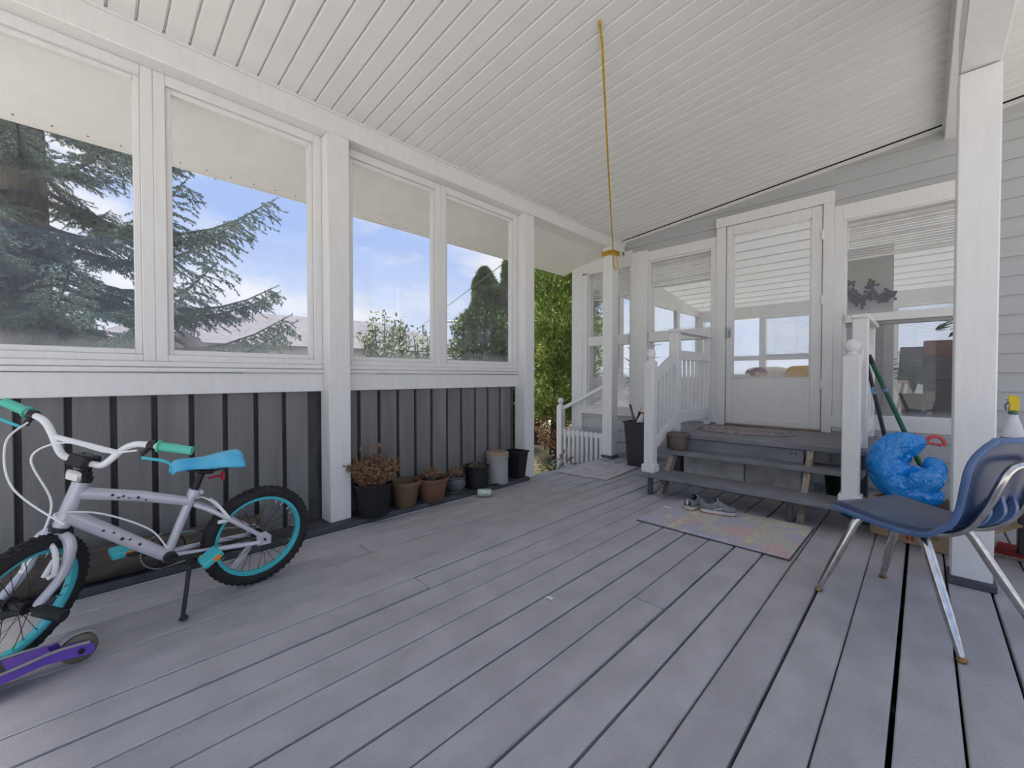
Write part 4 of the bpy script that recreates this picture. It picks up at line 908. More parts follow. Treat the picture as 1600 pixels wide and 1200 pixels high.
def shoe(p, a, label, s=1.0):
    t = thing('sneaker', label, 'shoe', (p[0], p[1], .0148), a, 'sneakers on the patchwork mat'); n = 16; m_ = 14
    def w_(f): return (.030+.010*math.sin(min(f, 1)*math.pi*.9)+.008*max(0, f-.45)-.012*max(0, f-.85)/.15*1.6)*(math.sqrt(max(0, 1-((f-.06)/.06)**2)) if f < .06 else 1)*(1 if f < .9 else math.sqrt(max(.02, 1-((f-.9)/.1)**2)))
    L = .225*s
    def out(f, g, z, k=1): return ((f-.5)*L, g*w_(f)*k*s, z)
    so = MB(); ring = [(.5-.5*math.cos(math.pi*i/n)) for i in range(n+1)]; poly = [out(f, 1, 0, 1.08)[:2] for f in ring]+[out(f, -1, 0, 1.08)[:2] for f in ring[-2:0:-1]]
    so.prism(poly, .007, .030, (0, 1, 2)); obj('midsole', so, 'shoesole', t)
    s2 = MB(); s2.prism(poly, 0, .0075, (0, 1, 2)); obj('outsole', s2, 'shoegum', t)
    def H(f): 
        return .030+(.052 if f < .12 else .050-.012*math.exp(-((f-.27)/.09)**2)+.01*math.exp(-((f-.5)/.1)**2)-.034*max(0, (f-.5)/.5)**.8)
    def upper(u, v):
        f = .02+.97*u; a_ = math.pi*v; c = math.cos(a_); sn = math.sin(a_); z = .028+(H(f)-.028)*sn**.6
        return out(f, c*(1-.30*sn*(1 if f > .45 else .55)), z)
    up = MB(); up.grid(upper, 28, 16, skip=lambda i, j: 2 <= i <= 13 and 6 <= j <= 9 or (3 <= i <= 11 and 5 <= j <= 10)); uo = obj('upper', up, 'shoegrey', t, 70); uo.modifiers.new('thick', 'SOLIDIFY').thickness = .004
    li = MB(); li.grid(lambda u, v: out(.06+.42*u, (v-.5)*1.7, .034+.004*math.sin(u*3)), 6, 4); obj('lining', li, 'shoenavy', t)
    lc = MB()
    for k in range(4): f = .50+.05*k; z = H(f)+.002; lc.tube(spline([out(f, -.42, z-.008), out(f+.01, 0, z+.003), out(f, .42, z-.008)], 3), .0028, 5)
    lc.tube(spline([out(.5, 0, H(.5)+.004), out(.46, .5, H(.5)+.012), out(.5, .3, H(.5)-.004)], 4), .002, 5); obj('laces', lc, 'shoelight', t)
    tg = MB(); tg.grid(lambda u, v: out(.40+.2*u, (v-.5)*.8, H(.48)+.018-.03*u-.01*(abs(v-.5)*2)**2), 4, 4); obj('tongue', tg, 'shoenavy', t).modifiers.new('thick', 'SOLIDIFY').thickness = .004
    hl = MB(); hl.box(-L/2-.001, -L/2+.004, -.010, .010, .04, .078, .002); obj('heel_tab', hl, 'shoelight', t)
    sw = MB(); 
    for s_ in (-1, 1): sw.tube(spline([out(.2, s_*1.0, .045), out(.45, s_*1.04, .036), out(.62, s_*.92, .05)], 4), [.002]*4+[.005]*4+[.003], 5)
    obj('side_stripe', sw, 'shoelight', t)
shoe((-1.215, 3.235), R(78), 'grey sneaker pointing toward the steps with its heel to the mat', 1.0)
shoe((-1.05, 3.205), R(12), 'grey sneaker lying side-on beside the other with white sole showing', 1.05)
p = onZ(858, 935); o = obj('paper_scrap', MB().grid(lambda u, v: ((u-.5)*.034, (v-.5)*.02, .002+.003*math.sin(u*4)), 4, 2), 'bottlewhite'); o.location = (p[0], p[1], 0); o.rotation_euler = (0, 0, R(20)); tag(o, 'small white scrap of paper on the deck', 'litter')
p = onZ(1040, 797); o = obj('paper_scrap', MB().tube(spline([(-.02, 0, .006), (0, .012, .008), (.012, -.004, .012), (.03, .004, .006)], 4), .005, 6), 'bottlewhite'); o.location = (p[0], p[1], .013); tag(o, 'crumpled white scrap on the patchwork mat', 'litter')
# ---- pot on the step
pot((-1.565, 3.745), .088, .062, .152, 'taupe', 'taupe flower pot on the step by the railing', soil=.05, rim=.022, rimout=.008, z=.345)
# ---- charcoal bin with cleaning things
t = thing('waste_bin', 'tall charcoal plastic bin holding cleaning bottles beside the steps', 'bin', (-2.285, 4.42, 0), R(0)); taper_bin(t, .105, .135, .095, .125, .50, 'bin', .012)
def spray(name, p, label, m, mt, mg, h=.20, rz=0, tilt=(0, 0), red=False, z=None):
    t = thing(name, label, 'spray bottle', p, rz); t.rotation_euler = (tilt[0], tilt[1], rz); k = h/.20
    bo = MB(); pf = [(.0001, 0), (.040, 0), (.044, .006), (.044, .085), (.040, .11), (.026, .155), (.018, .185), (.0165, .20)]
    bo.lathe([(r, z*k) for r, z in pf], 22, T((0, 0, 0), (0, 0, 0), (1.0, .72, 1))); obj('bottle', bo, m, t)
    obj('collar', MB().lathe([(.0175, h-.004), (.0195, h), (.0195, h+.016), (.016, h+.018)], 18), mg, t)
    hd_ = MB(); hd_.prism([(-.016, h+.014), (.018, h+.014), (.019, h+.055), (.020, h+.075), (.012, h+.095), (-.004, h+.100), (-.018, h+.098), (-.022, h+.070), (-.014, h+.055)], -.013, .013); obj('trigger_head', hd_, mt, t)
    tr_ = MB(); tr_.tube(spline([(-.018, 0, h+.062), (-.030, 0, h+.045), (-.026, 0, h+.018)], 4), .004, 6); obj('trigger', tr_, mg, t)
    obj('nozzle', MB().tube([(-.018, 0, h+.083), (-.032, 0, h+.083)], .008, 10), m if not red else mt, t)
    lb = MB(); lb.lathe([(.0447, .02*k), (.0447, .075*k)], 22, T((0, 0, 0), (0, 0, 0), (1.0, .72, 1))); obj('bottle_label', lb, 'redplastic' if red else 'bottlegreen', t)
spray('spray_bottle', (-2.30, 4.36, .36), 'white and red spray bottle standing in the charcoal bin', 'bottlewhite', 'bottlewhite', 'redplastic', .24, R(20), (0, R(16)), True)
o = obj('wooden_brush', MB().bar((0, 0, 0), (-.13, 0, .46), .03, .018, b=.004), 'woodbrown'); o.location = (-2.31, 4.47, .22); tag(o, 'wooden brush handle sticking out of the charcoal bin', 'brush')
o = obj('black_dustpan', MB().prism([(-.06, 0), (.06, 0), (.045, .24), (-.045, .24)], -.004, .004), 'black'); o.location = (-2.345, 4.50, .36); o.rotation_euler = (0, R(10), 0); tag(o, 'black plastic scraper standing in the charcoal bin', 'scraper')
# ---- rope
t = thing('yellow_rope', 'yellow rope running from the porch post up to the ceiling', 'rope', (-2.70, 4.56, 2.50))
def RL(p): return (p[0]+2.70, p[1]-4.56, p[2]-2.50)
e0 = onX(958, 392, -2.70); c1 = at(948, 230, 3.55); c0 = V(-1.30, 2.05, ceil_z(-1.30)-.02); c00 = V(-1.24, 1.93, ceil_z(-1.24)-.006)
rp_ = MB().tube([RL(q) for q in [e0*(1-f)+c0*f-V(0, 0, .05*math.sin(math.pi*f)) for f in np.linspace(0, 1, 30)]+[c00]], .0065, 8); obj('rope_run', rp_, 'rope', t)
kn = MB()
for k in range(4): 
    z = 2.49+.016*k; kn.tube([RL(q) for q in ((-2.863, 4.522, z), (-2.707, 4.522, z+.004), (-2.707, 4.673, z+.006), (-2.863, 4.673, z+.002))], .007, 7, True)
obj('rope_wrap', kn, 'rope', t); lp = MB(); lp.tube([RL(q) for q in spline([(-2.70, 4.52, 2.51), (-2.66, 4.54, 2.42), (-2.665, 4.56, 2.33), (-2.69, 4.55, 2.31), (-2.70, 4.53, 2.38), (-2.695, 4.52, 2.50)], 5)], .006, 7); lp.tube([RL(q) for q in spline([(-2.705, 4.52, 2.50), (-2.78, 4.50, 2.50), (-2.84, 4.49, 2.48)], 4)], .006, 7); obj('rope_loop', lp, 'rope', t)

# ---- blue school chair
def build_chair():
    t = thing('school_chair', 'blue moulded plastic school chair with chrome tube legs', 'chair', (-.008, 2.49, 0), math.atan2(.485, -.874))
    PR = spline([(.225, 0, .405), (.215, 0, .424), (.17, 0, .430), (.06, 0, .418), (-.06, 0, .412), (-.135, 0, .422), (-.185, 0, .455), (-.212, 0, .515), (-.232, 0, .60), (-.256, 0, .70), (-.276, 0, .778)], 4); n = len(PR)-1
    cum = [0]
    for i in range(n): cum.append(cum[-1]+np.linalg.norm(PR[i+1]-PR[i]))
    Lt = cum[-1]
    def prof(u):
        s = u*Lt
        for i in range(n):
            if s <= cum[i+1]: f = (s-cum[i])/(cum[i+1]-cum[i]); return PR[i]*(1-f)+PR[i+1]*f
        return PR[-1]
    def hw(u):
        b = np.interp(u, [0, .05, .30, .48, .58, .70, .85, 1], [.205, .215, .215, .205, .19, .20, .222, .215])
        if u < .09: b -= .05*(1-u/.09)**2
        if u > .88: b -= .085*((u-.88)/.12)**2.2
        return b
    def sh(u, v):
        p = prof(u); a = (v-.5)*2; w = hw(u); e = abs(a)
        bow = .016*math.exp(-((u-.28)/.22)**2)      # seat hollow
        dz = -bow*(1-a*a); dx = 0
        if u > .5: dx = -.030*(1-a*a)*min(1, (u-.5)/.15)   # back hollow, open to the front
        roll = max(0, e-.90)/.10
        if u < .52: dz -= .020*roll**1.6
        else: dx -= .016*roll**1.6; 
        return (p[0]+dx, a*w, p[2]+dz)
    NU, NV = 56, 36
    def skip(i, j): 
        u = (i+.5)/NU; return .565 < u < .70 and (j in (13, 14, 21, 22))
    mb = MB(); mb.grid(sh, NU, NV, skip); o = obj('seat_shell', mb, 'chairblue', t, 75); m_ = o.modifiers.new('thick', 'SOLIDIFY'); m_.thickness = .007; m_.offset = 0
    rim = [sh(u, 0) for u in np.linspace(0, 1, 40)]+[sh(1, v) for v in np.linspace(0, 1, 16)[1:]]+[sh(u, 1) for u in np.linspace(1, 0, 40)[1:]]+[sh(0, v) for v in np.linspace(1, 0, 16)[1:-1]]
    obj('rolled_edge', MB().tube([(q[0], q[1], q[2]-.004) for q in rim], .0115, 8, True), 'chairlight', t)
    for s in (-.075, .0, .075):           # ribs on the back of the shell
        rb_ = MB(); pts = []
        for u in np.linspace(.50, .72, 12):
            p = V(*sh(u, .5+s/ .42)); pts.append(p)
        poly = [(q[0]-.002, q[2]) for q in pts]+[(q[0]-.002-.030*math.sin(math.pi*min(1, (k+.4)/11))*.9, q[2]-.010) for k, q in list(enumerate(pts))[::-1]]
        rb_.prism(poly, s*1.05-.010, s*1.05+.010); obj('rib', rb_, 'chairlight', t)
    # chrome frame
    by = .105
    bk = []
    for s in (-1, 1): pass
    side = [(.10, by, .385), (-.06, by, .382), (-.15, by, .395), (-.215, by+.005, .44), (-.262, by+.012, .52), (-.300, by+.015, .62), (-.316, by, .672)]
    pts = [(x, y, z) for x, y, z in side]+[(-.322, by-.045, .690), (-.322, -(by-.045), .690)]+[(x, -y, z) for x, y, z in side[::-1]]
    obj('back_tube', MB().tube(spline(pts, 5), .0125, 12), 'chrome', t)
    def foot(u, v):
        p = onZ(u, v, .01); a = math.atan2(.485, -.874); d = p-V(-.008, 2.49, 0); return V(d[0]*math.cos(a)+d[1]*math.sin(a), -d[0]*math.sin(a)+d[1]*math.cos(a), .012)
    for top, f in (((.10, 0, .385), foot(1279, 919)), ((.10, 0, .385), foot(1379, 899)), ((-.05, 0, .385), foot(1503, 1030)), ((-.05, 0, .385), foot(1622, 990))):
        s = 1 if f[1] > 0 else -1; a0 = V(top[0], s*.09, .383); k_ = V(top[0]+.045*(1 if f[0] > 0 else -1), s*.135, .368); d = f-k_
        pts = spline([a0, a0*.35+k_*.65+V(0, 0, .004), k_+d*.06, k_+d*.3, k_+d*.72, k_+d*.93, f], 4); nr = len(pts); rs = [.0135+.004*min(1, i/(nr*.3)) if i < nr*.58 else .0175-.0085*(i-nr*.58)/(nr*.42) for i in range(nr)]
        lg = obj('leg', MB().tube(pts, rs, 12), 'chrome', t)
        obj('glide', MB().lathe([(.0001, -.012), (.013, -.012), (.0165, -.006), (.013, .002), (.008, .008), (.0001, .009)], 14, T(tuple(f))), 'rust', lg)
    cb = MB(); cb.box(-.07, .115, -.10, .10, .392, .400, .003); obj('under_plate', cb, 'chrome', t)
build_chair()

# ---- cardboard box with blue bag
t = thing('cardboard_box', 'open cardboard box with red printing behind the blue chair', 'box', (.035, 3.60, 0), R(-24))
W_, D_, H_ = .22, .17, .24
for nme, a in (('side', (-W_, W_, -D_, -D_+.006, 0, H_)), ('side', (-W_, W_, D_-.006, D_, 0, H_)), ('side', (-W_, -W_+.006, -D_, D_, 0, H_)), ('side', (W_-.006, W_, -D_, D_, 0, H_)), ('base', (-W_, W_, -D_, D_, 0, .006))): obj(nme, MB().box(*a, .001), 'card', t)
for s in (-1, 1):
    obj('flap', MB().box(-W_, W_, 0, .15, -.002, .002, .001, T((0, s*D_, H_), (R(-28 if s > 0 else 208), 0, 0))), 'card', t)
    obj('flap', MB().box(0, .13, -D_+.004, D_-.004, -.002, .002, .001, T((s*W_, 0, H_), (0, R(30 if s > 0 else 150), 0))), 'card', t)
pr = MB(); f = -D_-.0008
pr.box(-.03, -.018, f, f+.0006, .02, .22); pr.box(-.005, .004, f, f+.0006, .02, .22)
for k in range(7): pr.bar((-.045, f, .03+.026*k), (.02, f, .045+.026*k), .0006, .005, up=(0, 0, 1))
pr.box(-.21, -.15, f, f+.0006, .12, .128); pr.box(-.20, -.14, f, f+.0006, .15, .157); pr.box(-.19, -.15, f, f+.0006, .175, .18)
obj('red_printing', pr, 'cardred', t)
pk = MB()
for cx in (-.095, .085):
    for a in ((cx-.04, cx+.04, .095, .098), (cx-.04, cx+.04, .172, .175), (cx-.04, cx-.037, .095, .175), (cx+.037, cx+.04, .095, .175)): pk.box(a[0], a[1], f, f+.0006, a[2], a[3])
    pk.tube([(cx+.02*math.cos(q), f+.0003, .135+.02*math.sin(q)) for q in np.linspace(0, 2*math.pi, 19)[:-1]], .0028, 4, True)
    for k in range(3): a = R(90+120*k); pk.bar((cx+.006*math.cos(a), f, .135+.006*math.sin(a)), (cx+.018*math.cos(a+.6), f, .135+.018*math.sin(a+.6)), .0006, .007, up=(0, 0, 1))
    for k in range(2): pk.box(cx-.035, cx+.035, f, f+.0006, .078-.011*k, .082-.011*k)
obj('black_printing', pk, 'cardblack', t)
def build_bag():
    t = thing('plastic_bag', 'bright blue plastic bag knotted at the top on the cardboard box', 'bag', (-.06, 3.60, .25))
    sp = spline([(.06, 0, -.02), (-.02, 0, .06), (-.085, 0, .15), (-.095, 0, .235), (-.04, .0, .31), (.04, 0, .345), (.085, 0, .352)], 3); g = np.random.default_rng(4); n = len(sp)
    rad = np.interp(np.linspace(0, 1, n), [0, .15, .35, .55, .75, .9, 1], [.05, .105, .115, .10, .075, .04, .012]); ph = g.uniform(0, 6.28, 9)
    def bag(pts, rad, k0, seed):
        g = np.random.default_rng(seed); m = 22; vs = []; n = len(pts)
        ridge = g.uniform(-1, 1, (n//3+3, m//2+1)); fine = g.uniform(-1, 1, (n, m))
        for i in range(n):
            tn = pts[min(i+1, n-1)]-pts[max(i-1, 0)]; tn = tn/np.linalg.norm(tn); u = np.cross(tn, V(0, 1, 0)); u /= np.linalg.norm(u); w = V(0, 1, 0)
            for j in range(m):
                a = 2*math.pi*j/m; fi = i/3; i0 = int(fi); fj = (j/2) % (m/2); j0 = int(fj); tt = fi-i0; q = fj-j0
                c = ridge[i0, j0]*(1-tt)*(1-q)+ridge[i0+1, j0]*tt*(1-q)+ridge[i0, (j0+1) % (m//2)]*(1-tt)*q+ridge[i0+1, (j0+1) % (m//2)]*tt*q
                r = rad[i]*(1+.15*c+.05*math.sin(5*a+fi)+.11*fine[i, j]); vs.append(pts[i]+u*r*math.cos(a)+w*r*.85*math.sin(a))
        fs = [(i*m+j, i*m+(j+1) % m, (i+1)*m+(j+1) % m, (i+1)*m+j) for i in range(n-1) for j in range(m)]+[tuple(range(m-1, -1, -1)), tuple((n-1)*m+j for j in range(m))]
        return MB().add(vs, fs)
    obj('film', bag(sp, rad, 0, 4), 'bag', t, 180)
    s2 = spline([(-.02, -.03, .06), (.05, -.04, .10), (.10, -.03, .17), (.105, 0, .215), (.07, .0, .235)], 3); r2_ = np.interp(np.linspace(0, 1, len(s2)), [0, .4, .8, 1], [.07, .085, .05, .02]); obj('film_fold', bag(s2, r2_, 0, 9), 'bag', t, 180)
    s3 = spline([(.0, -.05, .01), (.08, -.05, .03), (.16, -.03, .03)], 5); obj('film_fold', bag(s3, np.interp(np.linspace(0, 1, len(s3)), [0, .6, 1], [.05, .06, .03]), 0, 12), 'bag', t, 180)
    kn = MB(); kn.tube(spline([(.075, 0, .352), (.095, -.01, .385), (.13, 0, .39), (.155, .01, .36), (.150, .01, .335)], 5), [.011]*21, 7); kn.tube(spline([(.078, 0, .35), (.11, .01, .345), (.145, .01, .338)], 5), .008, 7); kn.ball((.078, 0, .35), .016, 10, 6)
    obj('red_tie', kn, 'redplastic', t)
build_bag()
# ---- brooms leaning on the railing
def stick(name, top, low, r, m, label, cat, ext=True):
    a, b = V(*top), V(*low); d = (b-a)/np.linalg.norm(b-a); e = a+d*((.03-a[2])/d[2])
    t = thing(name, label, cat, tuple(e)); L = lambda q: tuple(V(*q)-e)
    return t, a, e, d, L
a = onY(1347, 537, 4.02); b = onY(1390, 712, 3.92)
t, a, e, d, L = stick('black_broom', a, b, .013, 'black', 'black handled broom leaning on the stair railing', 'broom')
obj('handle', MB().tube([L(a), L(a+d*.10), L(a+d*.13), L(e-d*.18)], [.015, .016, .012, .014], 10), 'black', t); obj('handle_label', MB().tube([L(a+d*.33), L(a+d*.38)], .0150, 10), 'bluelabel', t)
obj('hang_hole', MB().tube([tuple(V(*L(a+d*.012))+V(.0, -.015, 0)), tuple(V(*L(a+d*.012))+V(0, .015, 0))], .005, 8), 'shoelight', t)
obj('brush_block', MB().box(-.05, .05, -.13, .13, .12, .16, .006, T(tuple(V(*L(e))), (0, R(-6), 0))), 'black', t)
br_ = MB()
for i in range(6):
    for j in range(22): x = -.04+.016*i; y = -.12+.24*j/21; br_.tube([(x, y, .12), (x*1.5+rnd.uniform(-.006, .006), y*1.1, -.026)], .002, 3)
obj('bristles', br_, 'black', t)['kind'] = 'stuff'
a = onY(1358, 557, 4.10); b = onY(1450, 752, 3.98)
t, a, e, d, L = stick('green_broom', a, b, .013, 'green', 'green handled mop pole leaning on the stair railing', 'mop')
obj('handle', MB().tube([L(a), L(a+d*.04), L(a+d*.05), L(e-d*.08)], [.014, .015, .0145, .0145], 10), 'green', t); obj('end_cap', MB().tube([L(a-d*.01), L(a+d*.06)], .0165, 10), 'black', t); obj('handle_label', MB().tube([L(a+d*.24), L(a+d*.29)], .0155, 10), 'bluelabel', t)
obj('mop_head', MB().box(-.05, .05, -.10, .10, .0, .05, .01, T(tuple(V(*L(e))+V(0, 0, -.028)))), 'teal', t)
o = obj('dustpan', MB().prism([(-.13, 0), (.13, 0), (.12, .012), (.0, .03), (-.12, .012)], -.11, .11), 'teal'); p = onZ(1345, 813); o.location = (p[0]+.05, p[1]+.06, 0); o.rotation_euler = (0, 0, R(35)); tag(o, 'teal plastic dustpan under the front of the blue chair', 'dustpan')
o = obj('black_bucket', pot_mesh(.14, .11, .26), 'black'); o.location = (-.44, 4.25, 0); tag(o, 'black bucket in the shadow under the steps', 'bucket')
# ---- bench and things at the right edge
t = thing('wooden_bench', 'pale wooden slat bench against the siding behind the post', 'bench', (.98, 3.55, 0))
for k in range(3): obj('top_slat', MB().box(-.67, .6, -.20+.135*k, -.07+.135*k, .555, .595, .005), 'wood', t)
obj('front_rail', MB().box(-.66, .6, -.19, -.15, .40, .552, .005), 'wood', t); obj('back_rail', MB().box(-.66, .6, .14, .18, .42, .552, .005), 'wood', t)
for x in (-.56, .5):
    for y in (-.14, .12): obj('leg', MB().box(x-.03, x+.03, y-.03, y+.03, 0, .555, .004), 'darkcab', t)
spray('spray_bottle', (.355, 3.55, .595), 'white spray bottle with yellow trigger head on the bench', 'bottlewhite', 'yellow', 'bottlegreen', .205, R(5))
t = thing('rolled_magazine', 'rolled white and blue magazine on the bench', 'magazine', (.52, 3.46, .627), R(10)); obj('roll', MB().tube([(-.12, 0, 0), (.14, 0, 0)], .032, 18), 'magwhite', t); obj('blue_cover', MB().grid(lambda u, v: (-.121+.262*u, .033*math.cos(R(150+150*v)), .033*math.sin(R(150+150*v))), 1, 8), 'magblue', t)
t = thing('red_mat', 'red mat with frayed edge on the deck beside the post', 'mat', (.64, 3.66, 0), R(-8)); obj('mat_pile', MB().box(-.33, .33, -.13, .14, .002, .012, .003), 'redmat', t)
fr_ = MB()
for k in range(60): x = -.33+.66*k/59; fr_.ball((x, -.135+rnd.uniform(-.006, .004), .006), .009, 5, 4)
obj('frayed_edge', fr_, 'matback', t)['kind'] = 'stuff'
t = thing('tinsel_garland', 'dark shiny garland hanging under the bench', 'garland', (.44, 3.30, .0)); g = np.random.default_rng(8); obj('core', MB().tube(spline([(-.13, .07, .36), (-.02, .05, .30), (.1, .04, .27), (.3, .05, .36)], 5), .02, 8), 'tinsel', t)
tn_ = MB()
for q in spline([(-.13, .07, .36), (-.02, .05, .30), (.1, .04, .27), (.3, .05, .36)], 40):
    for k in range(4): d = g.normal(0, 1, 3); d /= np.linalg.norm(d); tn_.bar(tuple(q), tuple(q+d*.034), .002, .0006, up=(.3, .2, .9))
obj('tinsel_strands', tn_, 'tinsel', t, 0)['kind'] = 'stuff'

# ================================================================== SUNROOM CONTENTS
def cushion(name, p, sx, sy, sz, m, label, rz=0, rx=0, cat='cushion'):
    o = obj(name, MB().grid(lambda u, v: (sx*math.copysign(abs(math.cos(2*math.pi*u))**.45, math.cos(2*math.pi*u))*math.sin(math.pi*v)**.4, sy*math.copysign(abs(math.sin(2*math.pi*u))**.45, math.sin(2*math.pi*u))*math.sin(math.pi*v)**.4, -sz*math.cos(math.pi*v)), 32, 14), m, None, 70)
    o.location = p; o.rotation_euler = (rx, 0, rz); return tag(o, label, cat)
t = thing('daybed', 'white daybed in the sunroom with floral and yellow bedding', 'daybed', (-1.5, 7.5, SF)); obj('mattress', MB().box(-.85, .75, -.38, .38, .22, .42, .04), 'floral', t)
for x in (-.8, .7):
    for y in (-.33, .33): obj('leg', MB().box(x-.03, x+.03, y-.03, y+.03, 0, .24), 'white_int', t)
obj('side_rail', MB().box(-.85, .75, -.38, -.34, .14, .24), 'white_int', t)
cushion('floral_cushion', (-1.72, 7.42, 1.035), .30, .17, .12, 'floral', 'cream cushion with flower print on the sunroom daybed')
cushion('floral_cushion', (-1.10, 7.70, 1.05), .26, .15, .13, 'floral', 'cream flower print cushion behind the yellow pouf', rz=.2)
cushion('yellow_pouf', (-1.22, 7.15, 1.035), .20, .16, .125, 'yellowfab', 'yellow fabric pouf on the sunroom daybed', cat='pouf')
t = thing('dining_chair', 'pale wooden chair with woven seat in the sunroom', 'chair', (-.02, 7.95, SF), R(15)); 
for x, y in ((-.17, -.17), (.17, -.17), (-.17, .17), (.17, .17)): obj('leg', MB().tube(spline([(x*.85, y*.85, .42), (x, y, .2), (x*1.15, y*1.15, .0)], 4), [.02]*9, 8), 'beige', t)
obj('seat', MB().box(-.20, .20, -.20, .20, .41, .45, .012), 'beige', t); obj('backrest', MB().prism([(-.2, .45), (.2, .45), (.17, .92), (-.17, .92)], .17, .20), 'darkcab', t); obj('stretcher', MB().bar((-.17, -.17, .3), (.17, -.17, .12), .02, .025), 'beige', t)
t = thing('dark_cabinet', 'dark grey cabinet with drawers behind the sunroom window', 'cabinet', (.42, 6.0, SF)); obj('body', MB().box(-.42, .6, -.18, .22, 0, .70, .006), 'darkcab', t)
for k in range(3): d_ = obj('drawer', MB().box(-.40, .58, -.195, -.18, .03+.22*k, .22+.22*k, .004), 'darkcab', t); obj('handle', MB().box(.0, .2, -.205, -.195, .13+.22*k, .142+.22*k), 'steel', d_)
t = thing('planter_box', 'red brown wooden planter on the dark cabinet with leafy plant', 'planter', (.36, 5.98, SF+.70)); obj('box', MB().box(-.36, .5, -.12, .14, 0, .16, .006), 'redwood', t); 
def leafy(n, rad, h, z0, seed, size, droop=0): 
    g = np.random.default_rng(seed); mb = MB(); ms = MB()
    for i in range(n):
        a = g.uniform(0, 6.28); l = g.uniform(.3, 1); e = V(math.cos(a)*rad*l, math.sin(a)*rad*l*.6, z0+h*g.uniform(.4, 1)-droop*l); ms.tube(spline([(0, 0, z0), (e[0]*.4, e[1]*.4, z0+h*.6), e], 3), .003, 4)
        d = V(math.cos(a), math.sin(a), g.uniform(-.5, .3)); d /= np.linalg.norm(d); q = np.cross(d, V(0, 0, 1)); q /= np.linalg.norm(q); s = size*g.uniform(.7, 1.3)
        mb.add([e, e+d*s*.4+q*s*.38, e+d*s*.9+q*s*.3, e+d*s*1.4-V(0, 0, s*.2), e+d*s*.9-q*s*.3, e+d*s*.4-q*s*.38], [(0, 1, 2, 3, 4, 5)])
    return mb, ms
a_, b_ = leafy(16, .30, .22, .16, 3, .10); obj('leaves', a_, 'leaf', t, 0)['kind'] = 'stuff'; obj('stems', b_, 'leaf', t)['kind'] = 'stuff'
t = thing('potted_plant', 'dark leafy plant in a pot behind the sunroom chair', 'plant', (-.08, 7.0, SF)); obj('pot', pot_mesh(.13, .1, .30), 'darkcab', t); a_, b_ = leafy(30, .22, .45, .28, 6, .10); obj('leaves', a_, 'leaf', t, 0)['kind'] = 'stuff'; obj('stems', b_, 'leaf', t)['kind'] = 'stuff'
t = thing('palm_plant', 'spiky palm plant inside the window behind the roped post', 'plant', (-2.9, 5.6, SF)); obj('pot', pot_mesh(.15, .12, .32), 'terracotta', t)
g = np.random.default_rng(21); pl_ = MB()
for i in range(44):
    a = g.uniform(0, 6.28); l = g.uniform(.35, .62); el = g.uniform(.3, 1.4); z0 = .30+g.uniform(0, .55); P = [V(0, 0, z0)]; d = V(math.cos(a)*math.cos(el), math.sin(a)*math.cos(el), math.sin(el)); n_ = 6; q = np.cross(d, V(0, 0, 1)); q /= np.linalg.norm(q)
    for k in range(n_): P.append(P[-1]+d*l/n_); d = d-V(0, 0, .16); d /= np.linalg.norm(d)
    vs = []
    for k, pp in enumerate(P): w = .022*math.sin(math.pi*min(1, (k+.6)/(n_+.6))); vs += [pp+q*w, pp-q*w]
    pl_.add(vs, [(2*k, 2*k+1, 2*k+3, 2*k+2) for k in range(n_)])
obj('fronds', pl_, 'leaf', t, 0)['kind'] = 'stuff'; obj('trunk', MB().tube([(0, 0, .28), (0, 0, .95)], .02, 8), 'bark', t)
t = thing('curtain_panel', 'grey hanging panel with two dark leafy swags behind the sunroom window', 'panel', (-.30, 6.2, SF)); obj('panel', MB().box(-.36, .06, -.01, .01, 0, 1.95), 'greyfab', t)
for c in (-.26, -.05):
    sg = MB(); DZ = .70; g = np.random.default_rng(int(abs(c)*100)); pts = spline([(c-.07, -.02, .86+DZ), (c-.06, -.02, .74+DZ), (c, -.02, .66+DZ), (c+.06, -.02, .68+DZ), (c+.08, -.02, .72+DZ)], 5); sg.tube(pts, .006, 5)
    for q in pts:
        for k in range(4): e = q+g.normal(0, .03, 3)*V(1, .2, 1); sg.ball(e, .018, 5, 4, (1, .3, 1))
    obj('leafy_swag', sg, 'swag', t)

# ================================================================== OUTSIDE
GZ = -.45
mb = MB(); mb.grid(lambda u, v: (-70+130*u, -50+120*v, GZ), 8, 8); struct('ground', mb, 'ground', 'lawn around the porch', 'ground')
mb = MB(); mb.grid(lambda u, v: (-8.5+5.0*u, 3.0+9*v, GZ+.03+.02*math.sin(u*9)*math.sin(v*13)), 12, 16); struct('added_garden_bed', mb, 'mulch', 'mulch and grass bed around the cedars, added to darken bright ground', 'garden bed')  # bed added to tone down the overbright ground seen through the opening
# ---- side stair railing outside the opening
t = thing('side_railing', 'white picket railing with ball newel beyond the porch opening', 'railing', (-3.30, 4.72, GZ)); o = (-3.30, 4.72, GZ)
newel(-3.66, 4.74, GZ, .60, .09, t, o, True)
obj('handrail', MB().bar((-3.62+3.30, .02, .56-GZ), (-2.86+3.30, -.06, .90-GZ), .035, .05, b=.005), 'white', t); obj('top_rail', MB().bar((-3.62+3.3, .02, .22-GZ), (-2.9+3.3, -.06, .24-GZ), .035, .06, b=.005), 'white', t); obj('bottom_rail', MB().bar((-3.62+3.3, .02, -.24-GZ), (-2.9+3.3, -.06, -.24-GZ), .035, .06, b=.005), 'white', t)
for k in range(9): f = (k+.7)/9.2; x = -.32+.72*f; y = .02-.08*f; obj('picket', MB().box(x-.022, x+.022, y-.03, y-.012, -.20-GZ, .28-GZ, .003), 'white', t)
t = thing('side_steps', 'grey plank steps down from the porch opening', 'steps', (-3.2, 3.85, GZ))
